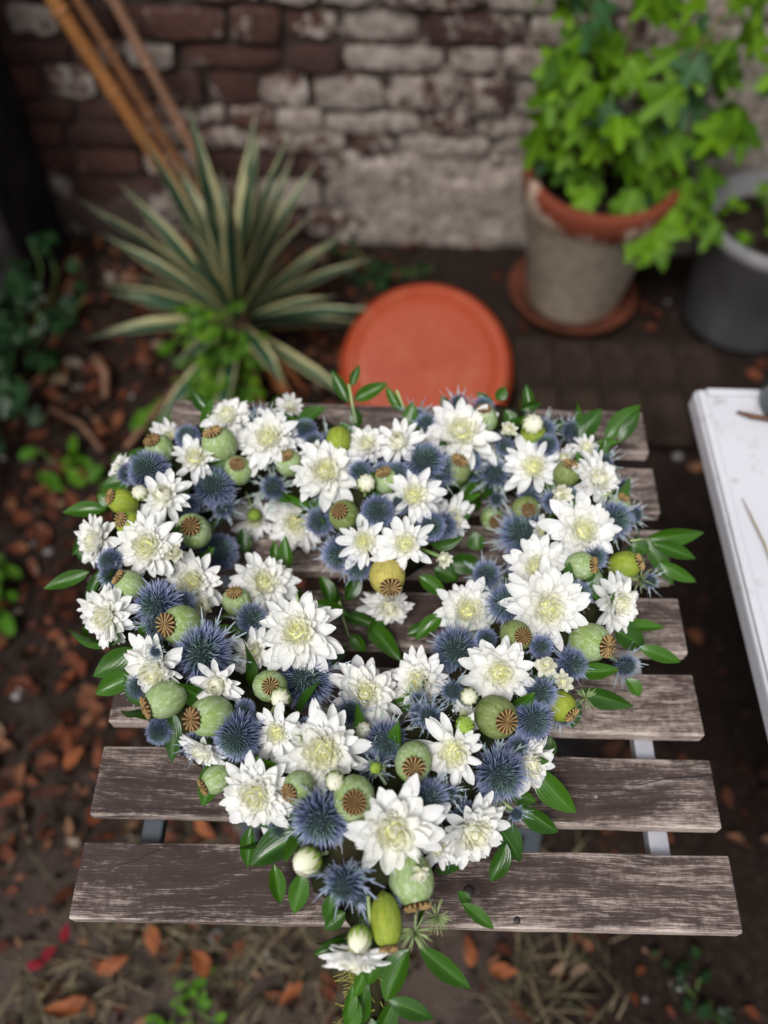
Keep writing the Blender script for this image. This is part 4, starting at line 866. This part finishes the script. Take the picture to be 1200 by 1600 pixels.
# terracotta pot, its saucer and the plant in it
pc = at(893, 458, z=0.02)
b = MB(); b.lathe([(0.001, 0.010), (0.13, 0.010), (0.150, 0.035), (0.157, 0.036), (0.157, 0.030), (0.137, 0.0), (0.001, 0.0)], 48)
tag(b.build('pot_saucer', M['terra_d'], None, Matrix.Translation((pc.x, pc.y, 0.004))), 'old terracotta saucer under the lime-stained pot', 'saucer')
PH, PR = 0.345, 0.168
b = MB(); b.lathe([(0.001, 0.0), (0.106, 0.0), (0.112, 0.006), (0.153, 0.275), (0.157, 0.278), (PR, 0.286), (PR + 0.002, 0.335), (PR - 0.002, PH), (PR - 0.018, PH), (PR - 0.022, 0.33), (0.137, 0.29), (0.10, 0.03), (0.001, 0.03)], 56,
                  lambda a, t: 1 + 0.006 * math.sin(3 * a + 1))
tag(b.build('terracotta_pot', M['terra_l'], None, Matrix.Translation((pc.x, pc.y, 0.016))), 'large lime-stained terracotta pot with red rim holding the leafy plant', 'pot')
pl = empty('potted_shrub', (pc.x, pc.y, 0.28), 'tall bright green plant with lobed leaves growing in the terracotta pot', 'plant'); pli = root_inv(pl)
b = MB(); b.lathe([(0.001, 0.012), (0.09, 0.008), (0.136, 0.012)], 24); b.build('potting_soil', M['soil'], pl)
rs = random.Random(31); random.seed(31)
for i in range(20):
    az = rs.uniform(-.6, 3.8) if i % 4 else rs.uniform(0, 6.28); sp = rs.uniform(0.05, 0.30); h = rs.uniform(0.15, 0.75)
    B = Vector((pc.x + 0.05 * math.cos(az), pc.y + 0.05 * math.sin(az), 0.27)); T = B + Vector((sp * math.cos(az) + 0.06, -abs(sp * math.sin(az)) * 0.35 + 0.03, h))
    mid = B.lerp(T, .55) + Vector((0, 0, 0.07)); pts = [B, B.lerp(mid, .5) + Vector((0, 0, .02)), mid, T]
    for q in pts: q.y = min(q.y, WY - 0.06)
    b = MB(); b.tube(pts, [0.0035, 0.003, 0.0026, 0.0015], 5); b.build('stem', M['twig'] if i % 2 else M['stem'], pl, pli)
    for k in range(6):
        t = 0.24 + 0.76 * k / 5; q = pts[0].lerp(pts[2], t / .6) if t < .6 else pts[2].lerp(pts[3], (t - .6) / .4)
        a2 = az + k * 2.4 + rs.uniform(-.4, .4); d = Vector((math.cos(a2), math.sin(a2) - 0.35, 0)).normalized()
        q = q + d * rs.uniform(0.02, 0.05); q.y = min(q.y, WY - 0.07)
        if q.x < pc.x - 0.19: continue
        nrm = (Vector((0, -0.55, 0.8)) + d * 0.4 + Vector((rs.gauss(0, .25), rs.gauss(0, .25), 0))).normalized()
        leafy(pl, pli, q, nrm, rs.uniform(-1.0, 1.0) - 1.57, rs.uniform(0.06, 0.125), LOB if rs.random() < .85 else LOBD)
for (u, v, s, z) in ((1075, 285, .115, .34), (1105, 265, .10, .37), (1020, 345, .13, .30), (985, 365, .11, .28), (1040, 375, .11, .27), (1100, 310, .10, .31), (965, 315, .09, .33), (1050, 330, .12, .31), (990, 300, .10, .35), (1120, 350, .09, .27),
                     (860, 130, .12, .52), (845, 205, .11, .45), (880, 90, .12, .56), (870, 175, .11, .47), (1000, 180, .13, .47), (1040, 210, .12, .45), (940, 60, .13, .58), (985, 95, .13, .55), (960, 200, .11, .44), (1110, 210, .10, .42), (1120, 90, .12, .52), (1085, 40, .12, .56), (1150, 165, .09, .45)):
    q = at(u, v, z=z + 0.03); q.y = min(q.y, WY - 0.07)
    leafy(pl, pli, q, (Vector((0, -0.7, 0.7)) + Vector((rs.gauss(0, .25), 0, rs.gauss(0, .2)))).normalized(), rs.uniform(-.7, .7) - 1.57, s, LOB)
# grey pot on the right with low greenery
gc = at(1135, 500, z=0.0)
b = MB(); b.lathe([(0.001, 0.0), (0.13, 0.0), (0.138, 0.008), (0.158, 0.25), (0.168, 0.255), (0.170, 0.285), (0.155, 0.287), (0.148, 0.24), (0.001, 0.235)], 48)
tag(b.build('grey_pot', M['greypot'], None, Matrix.Translation((gc.x + 0.03, gc.y + 0.02, 0.002))), 'dark grey round planter right of the terracotta pot', 'pot')
gpn = empty('low_plant', (gc.x + 0.03, gc.y + 0.02, 0.235), 'small green plant growing low in the dark grey planter', 'plant'); gi = root_inv(gpn)
b = MB(); b.lathe([(0.001, 0.02), (0.09, 0.014), (0.142, 0.006)], 24); b.build('potting_soil', M['soil'], gpn)
for i in range(34):
    a = rs.uniform(0, 6.28); r_ = rs.uniform(0.02, 0.13); q = gpn.location + Vector((r_ * math.cos(a), r_ * math.sin(a), rs.uniform(0.02, 0.09)))
    leafy(gpn, gi, q, Vector((rs.gauss(0, .3), rs.gauss(-.2, .3), 1)), rs.uniform(0, 6.28), rs.uniform(0.03, 0.055), LOB)
    if i % 4 == 0: b = MB(); b.tube([gpn.location + Vector((r_ * .5 * math.cos(a), r_ * .5 * math.sin(a), 0.01)), q], [0.002, 0.001], 4); b.build('stem', M['stem'], gpn, gi)

# ------------------------------------------------------------------ upturned orange saucer leaning on an upside-down pot
dc = at(668, 572, z=0.115)
nrm = (Vector((0, -0.55, 0.85))).normalized(); s = 0.186
b = MB(); b.lathe([(0.005, 0.030), (0.70, 0.034), (0.80, 0.034), (0.82, 0.020), (0.84, 0.062), (0.90, 0.066), (0.93, 0.045), (1.0, -0.19), (1.02, -0.20), (1.0, -0.21), (0.975, -0.19), (0.88, 0.0), (0.005, -0.005)], 64)
b.lathe([(0.001, 0.040), (0.03, 0.040), (0.035, 0.030)], 12, M=Matrix.Translation((-0.03, 0.0, 0)))
b.v = [(x * s, y * s, z * s) for x, y, z in b.v]
tag(b.build('upturned_saucer', M['saucer'], None, Matrix.Translation(dc) @ frame(nrm)), 'big round orange saucer lying upside down behind the slatted table', 'saucer')
b = MB(); b.lathe([(0.11, 0.0), (0.118, 0.0), (0.118, 0.03), (0.108, 0.034), (0.085, 0.125), (0.001, 0.125)], 40)
ip = at(560, 600, z=0.02)
tag(b.build('upside_down_pot', M['terra'], None, Matrix.Translation((dc.x - 0.03, dc.y + 0.05, -0.03))), 'terracotta pot standing upside down beneath the orange saucer', 'pot')

# ------------------------------------------------------------------ dark wooden boards under the pots' front
bd = empty('duckboard', (0.45, 1.15, 0), 'dark wet wooden duckboard lying on the soil before the terracotta pot', 'board'); bi = root_inv(bd)
x0 = at(805, 600, z=0.04).x; x1 = at(1130, 600, z=0.04).x; ya, yb = at(950, 690, z=0.04).y, at(950, 533, z=0.04).y
nb = 5
for i in range(nb):
    w = (x1 - x0) / nb; b = MB(); b.box((0, 0, 0), (w * 0.97, yb - ya + random.uniform(-.01, .01), 0.02)); bevel(b.build('plank', M['plank'], bd, bi @ Matrix.Translation((x0 + w * (i + .5), (ya + yb) / 2, 0.032 + random.uniform(-.002, .002))), False), 0.003)
for y in (ya + 0.06, yb - 0.06): b = MB(); b.box((0, 0, 0), (x1 - x0, 0.05, 0.03)); b.build('bearer', M['plank'], bd, bi @ Matrix.Translation(((x0 + x1) / 2, y, 0.006)), False)

# ------------------------------------------------------------------ ivy, herb, weeds
def clump(name, label, cat, px, n_, spread, hmax, pool_, smin, smax, group=None, seed=0):
    rs = random.Random(seed); c = at(*px, z=0.0); c.z = gz(c.x, c.y); root = empty(name, c, label, cat, group); inv = root_inv(root)
    for i in range(n_):
        q = c + Vector((rs.gauss(0, spread[0]), rs.gauss(0, spread[1]), 0)); q.y = min(q.y, WY - 0.05); h = rs.uniform(0.25, 1) * hmax; T = q + Vector((rs.gauss(0, .02), rs.gauss(-.01, .02), h))
        if i % 3 == 0: b = MB(); b.tube([(c + (q - c) * .5), q.lerp(T, .6), T], [0.0018, 0.0015, 0.001], 4); b.build('stem', M['stem'], root, inv)
        leafy(root, inv, T, Vector((rs.gauss(0, .35), rs.gauss(-.3, .35), 1)), rs.uniform(0, 6.28), rs.uniform(smin, smax), pool_)
    return root
clump('ivy', 'dark green ivy clump growing at the far left edge below the post', 'ivy', (8, 590), 150, (0.07, 0.16), 0.22, IVY, 0.045, 0.085, None, 1)
clump('weed', 'bright green weed left of the wreath on the leaf litter', 'weed', (112, 742), 12, (0.035, 0.025), 0.05, OVW, 0.035, 0.06, None, 2)
clump('weed', 'small green weed on the soil at the bottom, below the front slat', 'weed', (300, 1562), 22, (0.014, 0.016), 0.035, OVW, 0.012, 0.024, None, 3)
clump('weed', 'dark green weed at the foot of the wall behind the orange saucer', 'weed', (588, 428), 22, (0.04, 0.02), 0.06, IVY, 0.03, 0.05, None, 4)
clump('weed', 'small weed at the bottom right corner of the soil', 'weed', (1100, 1560), 16, (0.03, 0.04), 0.03, IVY, 0.02, 0.035, None, 6)
clump('weed', 'pale green weed growing at the left edge beside the leaf litter', 'weed', (-5, 930), 26, (0.03, 0.06), 0.10, OVW, 0.03, 0.05, None, 7)
clump('weed', 'yellowish weed between the yucca and the slatted table', 'weed', (255, 668), 10, (0.03, 0.02), 0.05, OVW, 0.04, 0.06, None, 8)
hb = at(358, 655, z=0.0); herb = empty('feathery_herb', hb, 'bright green feathery herb growing in front of the yucca', 'plant'); hi = root_inv(herb); rs = random.Random(41)
for i in range(46):
    az = rs.uniform(0, 6.28); T = hb + Vector((0.06 * rs.gauss(0, .8), 0.06 * rs.gauss(0, .8) + 0.03, rs.uniform(0.08, 0.24))); b = MB(); b.tube([hb, hb.lerp(T, .6) + Vector((0, 0, .02)), T], [0.002, .0016, .001], 4); b.build('stem', M['stem'], herb, hi)
    for k in range(5): leafy(herb, hi, T + Vector((rs.gauss(0, .016), rs.gauss(0, .016), rs.gauss(0, .012))), Vector((rs.gauss(0, .4), rs.gauss(-.4, .4), 1)), rs.uniform(0, 6.28), rs.uniform(0.018, 0.034), [LOB[0], LOB[1], OVW[0]])

# ------------------------------------------------------------------ sticks, fallen leaves, litter
for (a, c_, r_, lb) in (((292, 585), (196, 700), 0.008, 'reddish brown stick lying on the soil left of the table back'), ((80, 640), (160, 705), 0.006, 'grey twig lying on leaf litter left of the wreath'), ((150, 560), (165, 620), 0.012, 'pale dry stalk standing beside the yucca blades')):
    P, Q = at(*a, z=0.03), at(*c_, z=0.015); b = MB(); mid = P.lerp(Q, .5) + Vector((.01, .01, .008)); b.tube([P, mid, Q], [r_, r_ * .9, r_ * .7], 7); tag(b.build('stick', M['twig']), lb, 'stick', 'sticks on the soil')
def curled(s, seed):
    rs = random.Random(seed); b = MB(); vs_ = []; nu = 8; c1 = rs.uniform(-.5, 1.1); tw = rs.uniform(-.9, .9); bend = rs.uniform(-.5, .5); wd = rs.uniform(.2, .32)
    for i in range(nu + 1):
        u = i / nu; hw = wd * (math.sin(math.pi * u ** rs.uniform(.75, .8)) ** .9 if 0 < i < nu else 0.015) * rs.uniform(.85, 1.1); a = tw * (u - .5)
        for k in (-1, -.4, .4, 1):
            y, z = k * hw, 0.22 * c1 * hw * 3 * k * k + rs.uniform(-.02, .02)
            vs_.append(((u - .5) * s, (y * math.cos(a) - z * math.sin(a) + bend * (u - .5) ** 2) * s, (y * math.sin(a) + z * math.cos(a) + 0.3 * c1 * (u - .5) ** 2) * s))
    b.add(vs_, [(i * 4 + j, (i + 1) * 4 + j, (i + 1) * 4 + j + 1, i * 4 + j + 1) for i in range(nu) for j in range(3)]); return b
for i, (u, v, s, lb) in enumerate(((786, 1517, .045, 'orange fallen leaf on soil below the front slat, right of the wreath tip'), (735, 1486, .045, 'orange-brown fallen leaf just under the front slat edge'), (105, 1580, .065, 'tan fallen leaf near the bottom left corner of the picture'),
                                   (240, 1470, .045, 'rust fallen leaf just below the front slat on the left'), (178, 1508, .05, 'pale orange fallen leaf left below the front slat'), (315, 1505, .045, 'orange fallen leaf below the front slat, beside dry grass'), (455, 1555, .045, 'orange fallen leaf by the wreath tail near bottom'),
                                   (320, 1298, .05, 'orange fallen leaf seen through the gap between the two front slats'), (115, 1185, .045, 'rust fallen leaf left of the second slat'))):
    p = at(u, v, z=0.012); o = curled(s, i).build('fallen_leaf', M['orange'], None, Matrix.Translation(p + Vector((0, 0, 0.008))) @ Matrix.Rotation(i * 1.7, 4, 'Z') @ Matrix.Rotation(0.25, 4, 'X')); tag(o, lb, 'leaf', 'fallen leaves below the table')
p = at(78, 1490, z=0.015); rp = empty('fallen_petals', p, 'crimson fallen petals on the soil left of the front slat', 'petals')
for i, (dx, dy, a) in enumerate(((0, 0, 0.9), (0.018, 0.028, 1.6), (-0.014, -0.016, 0.2))): curled(0.028, 30 + i).build('petal', M['red'], rp, Matrix.Translation((dx, dy, 0.006 + .003 * i)) @ Matrix.Rotation(a, 4, 'Z'))
b = MB(); rs = random.Random(51); LEAFV = [curled(1, 60 + i) for i in range(6)]
for i in range(4200):
    if i % 5 < 3: x, y = rs.uniform(-1.3, 0.0), rs.uniform(0.2, 1.7)
    elif i % 5 == 3: x, y = rs.uniform(-0.8, 0.7), rs.uniform(-0.3, 0.4)
    else: x, y = rs.uniform(-1.4, 1.4), rs.uniform(-0.5, 1.72)
    if -0.05 < x and y < 0.9 and rs.random() < 0.35: continue
    s = rs.uniform(0.012, 0.050) * (1 if y > 0.25 else 0.7); g = LEAFV[rs.randrange(6)]; cc = rs.random() ** (1.0 if y > 0.3 else 1.25)
    Mx = Matrix.Translation((x, y, gz(x, y) + 0.006 + rs.uniform(0, .012))) @ Matrix.Rotation(rs.uniform(0, 6.28), 4, 'Z') @ Matrix.Rotation(rs.gauss(0, .35), 4, 'X') @ Matrix.Rotation(rs.gauss(0, .3), 4, 'Y') @ Matrix.Diagonal((s, s, s, 1))
    b.add(g.v, g.f, [(0, 0, cc)] * len(g.v), Mx)
tag(b.build('leaf_litter', M['litter']), 'brown and rust leaf litter covering the dark soil', 'leaf litter', None, 'stuff')
b = MB()
for i in range(2600):
    x, y = rs.uniform(-0.75, 0.35) , rs.uniform(-0.35, 0.22)
    if noise.noise(Vector((x * 5, y * 5, 7))) < -0.05: continue
    a = rs.uniform(0, 6.28); L = rs.uniform(0.03, 0.10); z = gz(x, y); h = rs.uniform(0.1, 0.7)
    b.tube([(x, y, z), (x + math.cos(a) * L * .5, y + math.sin(a) * L * .5, z + L * h * .6), (x + math.cos(a) * L, y + math.sin(a) * L, z + L * h * .5)], [0.0010, 0.0010, 0.0003], 3, rs.random())
tag(b.build('dry_grass', M['dry']), 'sparse dry grass on the soil in front of the table', 'grass', None, 'stuff')
b = MB()
for i in range(80):
    x, y = rs.uniform(-1.0, 1.2), rs.uniform(-0.4, 1.7); s = rs.uniform(0.003, 0.013); z = gz(x, y)
    Mx = Matrix.Translation((x, y, z + s * .3)) @ Matrix.Rotation(rs.uniform(0, 6), 4, 'Z') @ Matrix.Diagonal((s * 1.3, s, s * .7, 1))
    b.lathe([(0.05, -1), (.75, -.6), (1, 0), (.7, .65), (.05, .95)], 6, M=Mx)
tag(b.build('pebbles', M['pebble']), 'small pale pebbles scattered on the soil', 'pebbles', None, 'stuff')
